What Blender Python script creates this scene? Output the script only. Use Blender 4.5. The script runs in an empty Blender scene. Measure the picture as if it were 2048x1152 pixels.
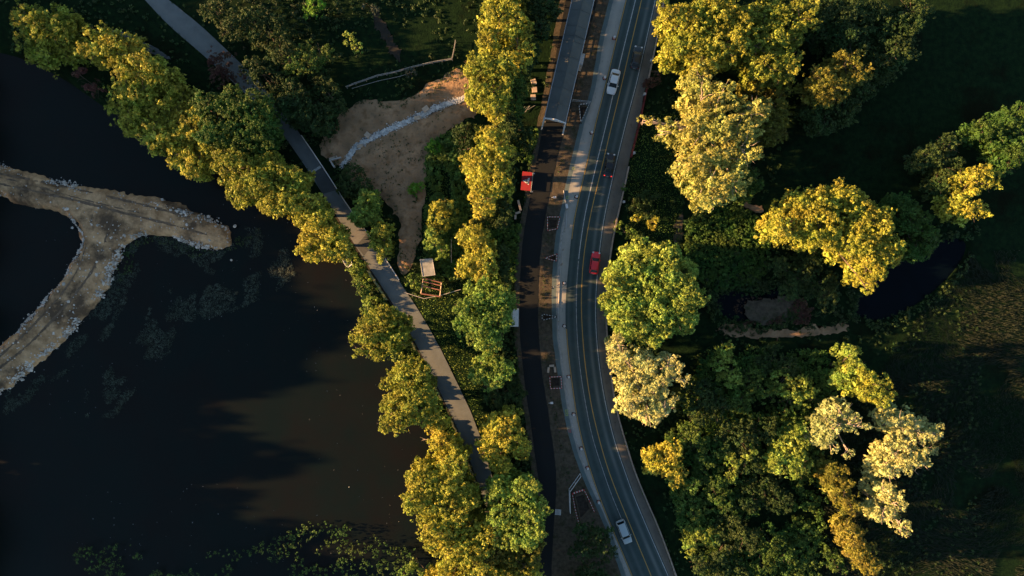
import bpy, bmesh, math, random
import numpy as np
from mathutils import Vector

# ------------------------------------------------------------------ camera, sky, sun
H = 125.0                                   # height of the drone above the ground
scene = bpy.context.scene
cam_d = bpy.data.cameras.new("camera")
cam = bpy.data.objects.new("camera", cam_d)
scene.collection.objects.link(cam)
cam.location = (0, 0, H)
cam.rotation_euler = (0, 0, 0)
cam_d.sensor_width = 36
cam_d.lens = 36 * H / 204.8
cam_d.clip_end = 3000
scene.camera = cam

SUN_EL = math.radians(13)
SUN_AZ = math.radians(0)                    # light travels towards +x
w = bpy.data.worlds.new("World")
scene.world = w
w.use_nodes = True
nt = w.node_tree
bg = nt.nodes["Background"]
sky = nt.nodes.new("ShaderNodeTexSky")
sky.sky_type = 'NISHITA'
sky.sun_disc = False
sky.sun_elevation = SUN_EL
sky.sun_rotation = math.radians(270)
sky.ozone_density = 1.0
sky.dust_density = 0.4
nt.links.new(sky.outputs[0], bg.inputs[0])
bg.inputs[1].default_value = 0.05
sl = bpy.data.lights.new("sun", 'SUN')
sl.energy = 5.0
sl.angle = math.radians(0.8)
sl.color = (1.0, 0.56, 0.24)
so = bpy.data.objects.new("sun", sl)
scene.collection.objects.link(so)
so.rotation_euler = (0, -(math.pi / 2 - SUN_EL), SUN_AZ)
scene.view_settings.view_transform = 'Standard'
scene.view_settings.look = 'None'
scene.view_settings.gamma = 1
scene.view_settings.exposure = 2.15

rng = np.random.default_rng(7)
random.seed(7)
COL = scene.collection

# ------------------------------------------------------------------ helpers
def P(px, py, z=0.0):
    s = (H - z) / H
    return Vector(((px - 1024) / 10 * s, (576 - py) / 10 * s, z))

def mat(name, col, rough=0.8, col2=None, scale=1.0, detail=6, bump=0.0, bscale=None, spec=0.5,
        metal=0.0, pos=(0.35, 0.65), col3=None, scale3=0.1, pos3=(0.45, 0.6), coat=0, emis=None):
    m = bpy.data.materials.new(name)
    m.use_nodes = True
    n = m.node_tree.nodes
    l = m.node_tree.links
    b = n["Principled BSDF"]
    b.inputs["Roughness"].default_value = rough
    b.inputs["Specular IOR Level"].default_value = spec
    b.inputs["Metallic"].default_value = metal
    b.inputs["Coat Weight"].default_value = coat
    tc = n.new("ShaderNodeTexCoord")
    c = None
    if col2 is not None:
        t = n.new("ShaderNodeTexNoise"); t.inputs["Scale"].default_value = scale
        t.inputs["Detail"].default_value = detail; t.inputs["Roughness"].default_value = 0.65
        l.new(tc.outputs["Object"], t.inputs["Vector"])
        r = n.new("ShaderNodeValToRGB")
        r.color_ramp.elements[0].position = pos[0]; r.color_ramp.elements[1].position = pos[1]
        r.color_ramp.elements[0].color = (*col, 1); r.color_ramp.elements[1].color = (*col2, 1)
        l.new(t.outputs["Fac"], r.inputs[0])
        c = r.outputs[0]
        if col3 is not None:
            t2 = n.new("ShaderNodeTexNoise"); t2.inputs["Scale"].default_value = scale3
            t2.inputs["Detail"].default_value = 5; t2.inputs["Roughness"].default_value = 0.7
            l.new(tc.outputs["Object"], t2.inputs["Vector"])
            mr = n.new("ShaderNodeMapRange")
            mr.inputs["From Min"].default_value = pos3[0]; mr.inputs["From Max"].default_value = pos3[1]
            l.new(t2.outputs["Fac"], mr.inputs["Value"])
            mx = n.new("ShaderNodeMix"); mx.data_type = 'RGBA'
            l.new(mr.outputs[0], mx.inputs["Factor"])
            l.new(c, mx.inputs["A"]); mx.inputs["B"].default_value = (*col3, 1)
            c = mx.outputs["Result"]
        l.new(c, b.inputs["Base Color"])
    else:
        b.inputs["Base Color"].default_value = (*col, 1)
    if bump:
        t = n.new("ShaderNodeTexNoise"); t.inputs["Scale"].default_value = bscale or scale * 2
        t.inputs["Detail"].default_value = 8
        l.new(tc.outputs["Object"], t.inputs["Vector"])
        bp = n.new("ShaderNodeBump"); bp.inputs["Strength"].default_value = 1.0
        bp.inputs["Distance"].default_value = bump
        l.new(t.outputs["Fac"], bp.inputs["Height"]); l.new(bp.outputs[0], b.inputs["Normal"])
    if emis:
        b.inputs["Emission Color"].default_value = (*emis[:3], 1)
        b.inputs["Emission Strength"].default_value = emis[3]
    return m

def link(name, me, m=None, parent=None):
    me.name = name
    o = bpy.data.objects.new(name, me)
    COL.objects.link(o)
    if m is not None and not me.materials:
        me.materials.append(m)
    if parent is not None:
        o.parent = parent
    return o

def np_mesh(V, F, smooth=False, attr=None, uv=None):
    """V (n,3), F (m,k) uniform face size"""
    me = bpy.data.meshes.new("m")
    V = np.asarray(V, np.float32); F = np.asarray(F, np.int32)
    k = F.shape[1]
    me.vertices.add(len(V)); me.vertices.foreach_set("co", V.ravel())
    me.loops.add(F.size); me.loops.foreach_set("vertex_index", F.ravel())
    me.polygons.add(len(F))
    me.polygons.foreach_set("loop_start", np.arange(0, F.size, k, dtype=np.int32))
    me.polygons.foreach_set("loop_total", np.full(len(F), k, np.int32))
    if attr is not None:
        a = me.attributes.new("v", 'FLOAT', 'POINT'); a.data.foreach_set("value", np.asarray(attr, np.float32))
    if uv is not None:
        u = me.uv_layers.new(name="uv"); u.data.foreach_set("uv", np.asarray(uv, np.float32)[F.ravel()].ravel())
    me.update(calc_edges=True)
    me.polygons.foreach_set("use_smooth", np.full(len(F), bool(smooth)))
    return me

def tag(o, label=None, cat=None, group=None, kind=None):
    if label: o["label"] = label
    if cat: o["category"] = cat
    if group: o["group"] = group
    if kind: o["kind"] = kind
    return o

def empty(name, loc, label, cat, rz=0, group=None):
    o = bpy.data.objects.new(name, None)
    COL.objects.link(o)
    o.location = loc; o.rotation_euler = (0, 0, rz)
    return tag(o, label, cat, group)

class MB:
    """collects boxes, tubes and lofts into one mesh"""
    def __init__(s): s.bm = bmesh.new()
    def box(s, c, size, rz=0, ry=0, rx=0, bevel=0):
        from mathutils import Matrix
        r = bmesh.ops.create_cube(s.bm, size=1)
        vs = r["verts"]
        M = Matrix.Translation(Vector(c)) @ Matrix.Rotation(rz, 4, 'Z') @ Matrix.Rotation(ry, 4, 'Y') @ Matrix.Rotation(rx, 4, 'X') @ Matrix.Diagonal((*size, 1))
        for v in vs: v.co = M @ v.co
        if bevel:
            es = list({e for v in vs for e in v.link_edges})
            bmesh.ops.bevel(s.bm, geom=es, offset=bevel, segments=2, affect='EDGES', profile=0.5)
        return s
    def tube(s, a, b, r0, r1=None, n=8, cap=True):
        a = Vector(a); b = Vector(b); r1 = r0 if r1 is None else r1
        d = (b - a).normalized()
        u = d.cross(Vector((0, 0, 1)) if abs(d.z) < 0.95 else Vector((1, 0, 0))).normalized(); v = d.cross(u)
        A = [s.bm.verts.new(a + (u * math.cos(t) + v * math.sin(t)) * r0) for t in [2 * math.pi * i / n for i in range(n)]]
        B = [s.bm.verts.new(b + (u * math.cos(t) + v * math.sin(t)) * r1) for t in [2 * math.pi * i / n for i in range(n)]]
        for i in range(n):
            s.bm.faces.new((A[i], A[(i + 1) % n], B[(i + 1) % n], B[i]))
        if cap:
            s.bm.faces.new(A[::-1]); s.bm.faces.new(B)
        return s
    def path(s, pts, rad, n=6):
        for i in range(len(pts) - 1):
            s.tube(pts[i], pts[i + 1], rad[i], rad[i + 1], n)
        return s
    def loft(s, rings, cap=True):
        R = [[s.bm.verts.new(Vector(p)) for p in r] for r in rings]
        n = len(R[0])
        for a, b in zip(R[:-1], R[1:]):
            for i in range(n):
                s.bm.faces.new((a[i], a[(i + 1) % n], b[(i + 1) % n], b[i]))
        if cap:
            s.bm.faces.new(R[0][::-1]); s.bm.faces.new(R[-1])
        return s
    def prism(s, poly, z0, z1):
        return s.loft([[(x, y, z0) for x, y in poly], [(x, y, z1) for x, y in poly]])
    def build(s, name, m, parent=None, smooth=False):
        bmesh.ops.recalc_face_normals(s.bm, faces=s.bm.faces)
        me = bpy.data.meshes.new(name)
        s.bm.to_mesh(me); s.bm.free()
        if smooth:
            me.polygons.foreach_set("use_smooth", np.ones(len(me.polygons), bool))
        return link(name, me, m, parent)

def W2(pts): return np.array([((x - 1024) / 10, (576 - y) / 10) for x, y in pts])

def sdf(poly, X, Y):
    """signed distance to polygon, negative inside"""
    d = np.full(X.shape, 1e9); inside = np.zeros(X.shape, bool)
    n = len(poly)
    for i in range(n):
        ax, ay = poly[i]; bx, by = poly[(i + 1) % n]
        ex, ey = bx - ax, by - ay
        t = np.clip(((X - ax) * ex + (Y - ay) * ey) / (ex * ex + ey * ey + 1e-12), 0, 1)
        d = np.minimum(d, np.hypot(X - ax - t * ex, Y - ay - t * ey))
        c = ((ay > Y) != (by > Y)) & (X < (bx - ax) * (Y - ay) / (by - ay + 1e-12) + ax)
        inside ^= c
    return np.where(inside, -d, d)

def smooth_poly(pts, it=2):
    p = np.array(pts, float)
    for _ in range(it):
        q = np.roll(p, -1, 0)
        p = np.stack([0.75 * p + 0.25 * q, 0.25 * p + 0.75 * q], 1).reshape(-1, 2)
    return p

_K = rng.normal(size=(24, 3)); _K /= np.linalg.norm(_K, axis=1)[:, None]; _PH = rng.uniform(0, 6.28, 24)
def wav(X, Y, f, Z=0.0, o=0):
    """cheap smooth noise about -1..1"""
    v = 0
    for i in range(8):
        k = _K[(i + o) % 24] * f * (0.7 + 0.25 * i)
        v = v + np.sin(k[0] * X + k[1] * Y + k[2] * Z + _PH[(i + o) % 24] + o)
    return v / 3.2

def patch(name, poly, step, zfun, m, edge=0.25, ef=1.2, kind='structure'):
    poly = np.asarray(poly)
    x0, y0 = poly.min(0) - step * 2; x1, y1 = poly.max(0) + step * 2
    xs = np.arange(x0, x1, step); ys = np.arange(y0, y1, step)
    X, Y = np.meshgrid(xs, ys)
    def f(X, Y): return sdf(poly, X, Y) + edge * wav(X, Y, ef) + edge * 0.5 * wav(X, Y, ef * 3, o=5)
    S = f(X, Y)
    gx = (f(X + .05, Y) - S) / .05; gy = (f(X, Y + .05) - S) / .05
    g2 = np.maximum(gx * gx + gy * gy, 0.3)
    out = S > 0
    mv = np.where(out & (S < step * 1.6), S, 0)
    X2 = X - mv * gx / g2; Y2 = Y - mv * gy / g2
    nx, ny = len(xs), len(ys)
    idx = np.arange(nx * ny).reshape(ny, nx)
    q = np.stack([idx[:-1, :-1], idx[:-1, 1:], idx[1:, 1:], idx[1:, :-1]], -1).reshape(-1, 4)
    ins = (~out).ravel()
    q = q[ins[q].any(1)]
    Z = zfun(X2, Y2, np.minimum(S, 0))
    V = np.stack([X2.ravel(), Y2.ravel(), Z.ravel()], 1)
    used, inv = np.unique(q, return_inverse=True)
    o = link(name, np_mesh(V[used], inv.reshape(q.shape), smooth=True), m)
    if kind: o["kind"] = kind
    return o

def curve(pts, ys, sm=24):
    p = np.array(sorted(pts, key=lambda a: a[1]), float)
    d = np.arange(p[0, 1] - 500, p[-1, 1] + 500, 4.0)
    x = np.interp(d, p[:, 1], p[:, 0])
    k0 = (p[2, 0] - p[0, 0]) / (p[2, 1] - p[0, 1]); k1 = (p[-1, 0] - p[-3, 0]) / (p[-1, 1] - p[-3, 1])
    x = np.where(d < p[0, 1], p[0, 0] + k0 * (d - p[0, 1]), x)
    x = np.where(d > p[-1, 1], p[-1, 0] + k1 * (d - p[-1, 1]), x)
    ker = np.hanning(sm // 2 * 2 + 1); ker /= ker.sum()
    for _ in range(2):
        x = np.convolve(np.pad(x, len(ker) // 2, mode='edge'), ker, 'valid')
    return np.interp(ys, d, x)

def ribbon(name, L, R, ys, z, m, nu=6, jl=0.0, jr=0.0, parent=None, kind='structure', thick=0):
    """sheet between two edges (arrays of px x-coordinates at rows ys)"""
    L = L + jl * 10 * (wav(ys * .1, 0, 1.0) + .6 * wav(ys * .1, 3, 3.0)); R = R + jr * 10 * (wav(ys * .1, 9, 1.1) + .6 * wav(ys * .1, 5, 3.0))
    u = np.linspace(0, 1, nu)
    X = (L[:, None] * (1 - u) + R[:, None] * u - 1024) / 10
    Y = np.repeat((576 - ys)[:, None] / 10, nu, 1)
    n = len(ys)
    uv = np.stack([np.repeat(u[None], n, 0).ravel(), np.repeat(ys[:, None] / 10, nu, 1).ravel()], 1)
    V = np.stack([X.ravel(), Y.ravel(), np.full(X.size, z)], 1)
    idx = np.arange(n * nu).reshape(n, nu)
    q = np.stack([idx[:-1, :-1], idx[1:, :-1], idx[1:, 1:], idx[:-1, 1:]], -1).reshape(-1, 4)
    o = link(name, np_mesh(V, q, uv=uv), m, parent)
    if kind: o["kind"] = kind
    return o

# ------------------------------------------------------------------ materials
M = {}
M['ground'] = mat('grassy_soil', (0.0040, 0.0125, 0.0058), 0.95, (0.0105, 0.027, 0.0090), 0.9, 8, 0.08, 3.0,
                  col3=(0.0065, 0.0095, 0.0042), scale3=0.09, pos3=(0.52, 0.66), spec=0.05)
M['dirt'] = mat('bare_dirt', (0.21, 0.13, 0.070), 0.95, (0.42, 0.28, 0.165), 0.7, 10, 0.10, 2.5,
                col3=(0.075, 0.06, 0.038), scale3=0.35, pos3=(0.5, 0.72), spec=0.1)
M['causeway'] = mat('packed_gravel_dirt', (0.30, 0.175, 0.085), 0.95, (0.68, 0.43, 0.23), 0.5, 10, 0.10, 3,
                    col3=(0.12, 0.080, 0.050), scale3=0.13, pos3=(0.48, 0.62), spec=0.1)
M['mud'] = mat('roadside_dirt', (0.058, 0.048, 0.034), 0.95, (0.112, 0.094, 0.068), 1.3, 10, 0.06, 4,
               col3=(0.035, 0.042, 0.02), scale3=0.45, pos3=(0.52, 0.68), spec=0.1)
M['creek'] = mat('grey_creek_stone', (0.035, 0.036, 0.035), 0.9, (0.12, 0.12, 0.115), 3.5, 4, 0.15, 5, pos=(0.4, 0.6))
M['stone'] = mat('pale_riprap', (0.30, 0.28, 0.25), 0.9, (0.80, 0.74, 0.66), 0.8, 6, 0.02, 6)
M['slab'] = mat('sandstone_slab', (0.42, 0.33, 0.24), 0.85, (0.55, 0.44, 0.33), 1.2, 6, 0.01, 9)
M['concrete'] = mat('concrete', (0.38, 0.37, 0.35), 0.85, (0.52, 0.51, 0.48), 1.5, 8, 0.004, 12)
M['white'] = mat('white_painted_metal', (0.62, 0.63, 0.63), 0.5, (0.78, 0.78, 0.76), 2.0)
M['redp'] = mat('red_plastic', (0.26, 0.006, 0.013), 0.6, (0.20, 0.006, 0.011), 1.5)
M['reddark'] = mat('dull_red_barrier', (0.16, 0.016, 0.014), 0.7, (0.09, 0.012, 0.011), 0.8)
M['orange'] = mat('faded_red_board', (0.52, 0.13, 0.09), 0.6, (0.42, 0.08, 0.06), 1.5)
M['black'] = mat('black_rubber', (0.012, 0.012, 0.013), 0.8)
M['timber'] = mat('red_brown_timber', (0.26, 0.10, 0.07), 0.8, (0.36, 0.17, 0.12), 3.0, 8)
M['greywood'] = mat('weathered_timber', (0.16, 0.16, 0.15), 0.9, (0.32, 0.31, 0.29), 3.0, 8)
M['steel'] = mat('galvanised_steel', (0.42, 0.44, 0.45), 0.45, (0.5, 0.5, 0.5), 2, metal=0.6)
M['moss'] = mat('mossy_stone', (0.10, 0.13, 0.03), 0.95, (0.30, 0.29, 0.16), 1.1, 8, 0.05, 5)
M['bark'] = mat('bark', (0.07, 0.05, 0.035), 0.95, (0.16, 0.12, 0.09), 2.5, 6, 0.03, 6)
M['palebark'] = mat('pale_bark', (0.30, 0.24, 0.18), 0.95, (0.44, 0.37, 0.30), 2.5, 6)
M['dark'] = mat('dark_flat_fill', (0.016, 0.013, 0.010), 1.0, (0.050, 0.038, 0.026), 2.0, 6, 0.05, 4)
M['yellow'] = mat('yellow_road_paint', (0.46, 0.27, 0.045), 0.7, (0.34, 0.22, 0.07), 1.4, 8)
M['linewhite'] = mat('white_road_paint', (0.55, 0.56, 0.55), 0.7, (0.28, 0.30, 0.30), 2.0, 8)
M['wornwhite'] = mat('worn_white_paint', (0.42, 0.43, 0.42), 0.8, (0.16, 0.17, 0.175), 1.6, 8)

def road_mat(name, base, light, bands, speck=None, cracks=0.5):
    """asphalt with lengthwise wear bands (u positions) in UV space and blotches"""
    m = mat(name, base, 0.75, tuple(min(1, c * 1.35) for c in base), 0.5, 10, 0.006, 14, spec=0.35)
    n = m.node_tree.nodes; l = m.node_tree.links
    b = n["Principled BSDF"]
    prev = b.inputs["Base Color"].links[0].from_socket
    uvn = n.new("ShaderNodeUVMap")
    sep = n.new("ShaderNodeSeparateXYZ"); l.new(uvn.outputs[0], sep.inputs[0])
    tc = n.new("ShaderNodeTexCoord")
    nz = n.new("ShaderNodeTexNoise"); nz.inputs["Scale"].default_value = 0.12; nz.inputs["Detail"].default_value = 6
    l.new(tc.outputs["Object"], nz.inputs["Vector"])
    tot = None
    for (u0, wd, st) in bands:
        s = n.new("ShaderNodeMath"); s.operation = 'SUBTRACT'; s.inputs[1].default_value = u0; l.new(sep.outputs[0], s.inputs[0])
        d = n.new("ShaderNodeMath"); d.operation = 'DIVIDE'; d.inputs[1].default_value = wd; l.new(s.outputs[0], d.inputs[0])
        p = n.new("ShaderNodeMath"); p.operation = 'POWER'; p.inputs[1].default_value = 2; l.new(d.outputs[0], p.inputs[0])
        e = n.new("ShaderNodeMath"); e.operation = 'MULTIPLY'; e.inputs[1].default_value = -1; l.new(p.outputs[0], e.inputs[0])
        x = n.new("ShaderNodeMath"); x.operation = 'EXPONENT'; l.new(e.outputs[0], x.inputs[0])
        y = n.new("ShaderNodeMath"); y.operation = 'MULTIPLY'; y.inputs[1].default_value = st; l.new(x.outputs[0], y.inputs[0])
        if tot is None: tot = y.outputs[0]
        else:
            a = n.new("ShaderNodeMath"); a.operation = 'ADD'; l.new(tot, a.inputs[0]); l.new(y.outputs[0], a.inputs[1]); tot = a.outputs[0]
    mr = n.new("ShaderNodeMapRange"); mr.inputs["From Min"].default_value = 0.25; mr.inputs["From Max"].default_value = 0.75
    mr.inputs["To Min"].default_value = 0.4; mr.inputs["To Max"].default_value = 1.4
    l.new(nz.outputs["Fac"], mr.inputs["Value"])
    mu = n.new("ShaderNodeMath"); mu.operation = 'MULTIPLY'; mu.use_clamp = True
    l.new(tot, mu.inputs[0]); l.new(mr.outputs[0], mu.inputs[1])
    mx = n.new("ShaderNodeMix"); mx.data_type = 'RGBA'
    l.new(mu.outputs[0], mx.inputs["Factor"]); l.new(prev, mx.inputs["A"]); mx.inputs["B"].default_value = (*light, 1)
    out = mx.outputs["Result"]
    if speck:
        col, lo, hi, sc = speck
        t = n.new("ShaderNodeTexNoise"); t.inputs["Scale"].default_value = sc; t.inputs["Detail"].default_value = 9
        t.inputs["Roughness"].default_value = 0.8
        mp = n.new("ShaderNodeMapping"); mp.inputs["Scale"].default_value = (1.6, 0.8, 1); l.new(tc.outputs["Object"], mp.inputs[0]); l.new(mp.outputs[0], t.inputs["Vector"])
        r = n.new("ShaderNodeMapRange"); r.inputs["From Min"].default_value = lo; r.inputs["From Max"].default_value = hi
        l.new(t.outputs["Fac"], r.inputs["Value"])
        m2 = n.new("ShaderNodeMix"); m2.data_type = 'RGBA'
        l.new(r.outputs[0], m2.inputs["Factor"]); l.new(out, m2.inputs["A"]); m2.inputs["B"].default_value = (*col, 1)
        out = m2.outputs["Result"]
    l.new(out, b.inputs["Base Color"])
    return m

M['road'] = road_mat('old_asphalt', (0.028, 0.050, 0.050), (0.13, 0.155, 0.150), [(0.10, 0.05, .25), (0.30, 0.05, .3), (0.76, 0.055, .75), (0.93, .03, .3)], speck=((0.014, 0.022, 0.022), 0.60, 0.85, 0.9))
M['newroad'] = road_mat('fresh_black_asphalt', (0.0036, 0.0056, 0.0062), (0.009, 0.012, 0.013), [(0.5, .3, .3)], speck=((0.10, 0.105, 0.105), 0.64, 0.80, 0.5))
M['lanepath'] = road_mat('grey_lane_asphalt', (0.105, 0.122, 0.124), (0.155, 0.170, 0.168), [(0.35, .2, .6)])
M['patchdark'] = road_mat('dark_repair_asphalt', (0.055, 0.062, 0.063), (0.08, 0.085, 0.085), [(0.5, .3, .5)])
M['patchlight'] = road_mat('pale_repair_asphalt', (0.13, 0.137, 0.137), (0.16, 0.165, 0.16), [(0.5, .3, .5)])
M['gravel'] = road_mat('shoulder_gravel', (0.22, 0.225, 0.205), (0.38, 0.375, 0.335), [(0.45, .3, .6)], speck=((0.08, 0.075, 0.065), 0.58, 0.72, 0.7))
M['bluestrip'] = road_mat('blue_grey_screed', (0.082, 0.118, 0.120), (0.15, 0.180, 0.178), [(0.8, .3, .5)], speck=((0.06, 0.06, 0.055), 0.6, 0.75, 0.7))
M['rshoulder'] = road_mat('worn_concrete_shoulder', (0.095, 0.086, 0.070), (0.16, 0.147, 0.12), [(0.25, .2, .7)], speck=((0.04, 0.04, 0.035), 0.56, 0.68, 0.9))
M['roof'] = road_mat('grey_sheet_roof', (0.080, 0.092, 0.089), (0.098, 0.108, 0.104), [(0.5, .5, .2)])

def water_mat():
    m = mat('lake_water', (0.0048, 0.0098, 0.0090), 0.25, (0.0068, 0.0100, 0.0088), 0.10, 6, 0.006, 1.5, spec=0.10,
            col3=(0.0090, 0.0078, 0.0068), scale3=0.03, pos3=(0.44, 0.66))
    return m
M['water'] = water_mat()
M['pond'] = mat('pond_water', (0.001, 0.003, 0.005), 0.1, (0.0015, 0.004, 0.007), 0.3, 4, 0.006, 2, spec=0.08)

def leaf_mat(name, dark, light, trans=0.22, scale=0.55):
    m = bpy.data.materials.new(name); m.use_nodes = True
    n = m.node_tree.nodes; l = m.node_tree.links
    n.clear()
    out = n.new("ShaderNodeOutputMaterial")
    at = n.new("ShaderNodeAttribute"); at.attribute_name = "v"
    tc = n.new("ShaderNodeTexCoord")
    t = n.new("ShaderNodeTexNoise"); t.inputs["Scale"].default_value = scale; t.inputs["Detail"].default_value = 3
    l.new(tc.outputs["Object"], t.inputs["Vector"])
    mr = n.new("ShaderNodeMapRange"); mr.inputs["From Min"].default_value = 0.3; mr.inputs["From Max"].default_value = 0.7
    l.new(t.outputs["Fac"], mr.inputs["Value"])
    mu = n.new("ShaderNodeMath"); mu.operation = 'MULTIPLY_ADD'; mu.inputs[1].default_value = 0.6
    l.new(at.outputs["Fac"], mu.inputs[0])
    ms = n.new("ShaderNodeMath"); ms.operation = 'MULTIPLY'; ms.inputs[1].default_value = 0.4
    l.new(mr.outputs[0], ms.inputs[0]); l.new(ms.outputs[0], mu.inputs[2])
    r = n.new("ShaderNodeValToRGB"); r.color_ramp.elements[0].color = (*dark, 1); r.color_ramp.elements[1].color = (*light, 1)
    r.color_ramp.elements[0].position = 0.15; r.color_ramp.elements[1].position = 0.72
    e_ = r.color_ramp.elements.new(1.0); e_.color = (*[min(.85, c * 1.55 + max(light) * .20) for c in light], 1)  # palest leaf clumps painted to stand in for sunlit highlights
    l.new(mu.outputs[0], r.inputs[0])
    oi = n.new("ShaderNodeObjectInfo"); hs_ = n.new("ShaderNodeHueSaturation")
    mh = n.new("ShaderNodeMapRange"); mh.inputs["To Min"].default_value = 0.458; mh.inputs["To Max"].default_value = 0.518; t3 = n.new("ShaderNodeTexNoise"); t3.inputs["Scale"].default_value = 0.28; t3.inputs["Detail"].default_value = 2; l.new(tc.outputs["Object"], t3.inputs["Vector"])
    ad = n.new("ShaderNodeMath"); ad.operation = 'MULTIPLY_ADD'; ad.inputs[1].default_value = 2.6; ad.inputs[2].default_value = -1.05; l.new(t3.outputs["Fac"], ad.inputs[0])
    ae = n.new("ShaderNodeMath"); ae.operation = 'MULTIPLY_ADD'; ae.inputs[1].default_value = 0.5; l.new(oi.outputs["Random"], ae.inputs[0]); l.new(ad.outputs[0], ae.inputs[2])
    l.new(ae.outputs[0], mh.inputs["Value"])
    mv = n.new("ShaderNodeMapRange"); mv.inputs["To Min"].default_value = 1.2; mv.inputs["To Max"].default_value = 0.8; l.new(oi.outputs["Random"], mv.inputs["Value"])
    l.new(mh.outputs[0], hs_.inputs["Hue"]); l.new(mv.outputs[0], hs_.inputs["Value"]); l.new(r.outputs[0], hs_.inputs["Color"])
    r = hs_
    d = n.new("ShaderNodeBsdfPrincipled"); d.inputs["Roughness"].default_value = 0.6; d.inputs["Specular IOR Level"].default_value = 0.25
    l.new(r.outputs[0], d.inputs["Base Color"])
    tr = n.new("ShaderNodeBsdfTranslucent"); l.new(r.outputs[0], tr.inputs[0])
    mx = n.new("ShaderNodeMixShader"); mx.inputs[0].default_value = trans
    l.new(d.outputs[0], mx.inputs[1]); l.new(tr.outputs[0], mx.inputs[2]); l.new(mx.outputs[0], out.inputs[0])
    return m

LM = {
    'Y': leaf_mat('golden_leaf', (0.034, 0.060, 0.006), (0.40, 0.45, 0.056)),
    'O': leaf_mat('amber_leaf', (0.045, 0.055, 0.009), (0.22, 0.235, 0.034)),
    'L': leaf_mat('lime_leaf', (0.025, 0.065, 0.009), (0.25, 0.40, 0.065)),
    'G': leaf_mat('green_leaf', (0.016, 0.062, 0.012), (0.080, 0.17, 0.028)),
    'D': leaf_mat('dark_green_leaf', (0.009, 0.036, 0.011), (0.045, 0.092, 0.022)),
    'C': leaf_mat('cream_yellow_leaf', (0.055, 0.085, 0.014), (0.48, 0.52, 0.13)),
    'P': leaf_mat('silver_leaf', (0.08, 0.11, 0.035), (0.49, 0.56, 0.215)),
    'B': leaf_mat('bronze_leaf', (0.06, 0.032, 0.022), (0.13, 0.075, 0.045)),
    'X': leaf_mat('bright_green_leaf', (0.05, 0.18, 0.012), (0.12, 0.34, 0.03)),
    'W': leaf_mat('grey_weed', (0.020, 0.036, 0.026), (0.085, 0.115, 0.085)),
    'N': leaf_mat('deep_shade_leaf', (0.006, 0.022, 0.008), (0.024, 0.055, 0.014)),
}

# ------------------------------------------------------------------ terrain and water
lake = W2(smooth_poly([(-1500, -300), (-300, 40), (0, 95), (110, 140), (215, 215), (320, 285), (430, 340), (560, 405),
        (650, 470), (695, 512), (712, 560), (742, 640), (790, 715), (850, 825), (885, 900), (925, 990), (975, 1090), (1010, 1200), (1060, 1800), (-1500, 1800)], 1))
pond = W2(smooth_poly([(1700, 625), (1740, 560), (1800, 520), (1870, 480), (1925, 470), (1945, 490), (1920, 540), (1870, 590), (1810, 630), (1750, 650)], 2))
creekpond = W2(smooth_poly([(1425, 590), (1470, 575), (1520, 590), (1560, 560), (1600, 600), (1560, 640), (1500, 650), (1440, 640)], 2))

def ground_z(X, Y):
    z = -0.07 + 0.025 * wav(X, Y, 0.5)
    for pl, dep, wd in ((lake, 2.2, 4.0), (pond, 1.6, 2.5), (creekpond, 1.2, 2.0)):
        s = np.clip(-sdf(pl, X, Y) / wd + 0.25, 0, 1)
        z = z - dep * s * s * (3 - 2 * s)
    return z
fx = np.arange(-112, 112.1, 0.7); fy = np.arange(-66, 66.1, 0.7)
gx = np.concatenate([[-1400, -900, -500, -300, -200, -160, -130], fx, [130, 160, 200, 300, 500, 900, 1400]])
gy = np.concatenate([[-1400, -900, -500, -300, -200, -140, -100, -80], fy, [80, 100, 140, 200, 300, 500, 900, 1400]])
X, Y = np.meshgrid(gx, gy)
Z = ground_z(X, Y)
idx = np.arange(X.size).reshape(X.shape)
q = np.stack([idx[:-1, :-1], idx[:-1, 1:], idx[1:, 1:], idx[1:, :-1]], -1).reshape(-1, 4)
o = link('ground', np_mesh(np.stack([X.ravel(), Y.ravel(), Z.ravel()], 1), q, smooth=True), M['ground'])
o["kind"] = 'structure'
def flat(name, poly, z, m):
    b = MB(); b.bm.faces.new([b.bm.verts.new((x, y, z)) for x, y in poly]); o = b.build(name, m); o["kind"] = 'structure'; return o
def grow(poly, d):
    c = poly.mean(0); v = poly - c
    return c + v * (1 + d / np.linalg.norm(v, axis=1)[:, None])
flat('lake_water', lake, -0.75, M['water'])
flat('pond_water', grow(pond, 0.5), -0.62, M['pond'])
flat('creek_water', grow(creekpond, 0.5), -0.60, M['pond'])

# causeway
cwp = [(-500, 230), (-80, 305), (0, 328), (60, 345), (130, 365), (220, 380), (300, 392), (370, 415), (430, 440), (460, 456), (470, 474), (460, 492),
       (438, 502), (400, 498), (370, 485), (330, 472), (290, 470), (262, 480), (240, 505), (225, 540), (205, 590), (180, 620), (140, 665),
       (100, 705), (60, 740), (20, 775), (-60, 830), (-500, 1160), (-500, 1040), (-80, 740), (0, 690), (40, 650), (80, 605), (115, 565), (140, 525),
       (155, 500), (158, 475), (145, 445), (120, 425), (80, 415), (30, 405), (0, 395), (-80, 372), (-500, 320)]
cw = W2(smooth_poly(cwp, 1))
def cwz(X, Y, S):
    s = np.clip(-S / 1.7, 0, 1)
    dip = 1.1 * np.clip((X + 57.5) / 4.0, 0, 1) ** 1.5
    return -dip - 1.0 + 1.55 * s * (2 - s) + 0.07 * wav(X, Y, 0.9) + 0.03 * wav(X, Y, 3.1, o=4)
patch('dirt_causeway', cw, 0.45, cwz, M['causeway'], edge=0.38, ef=0.8)

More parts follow.
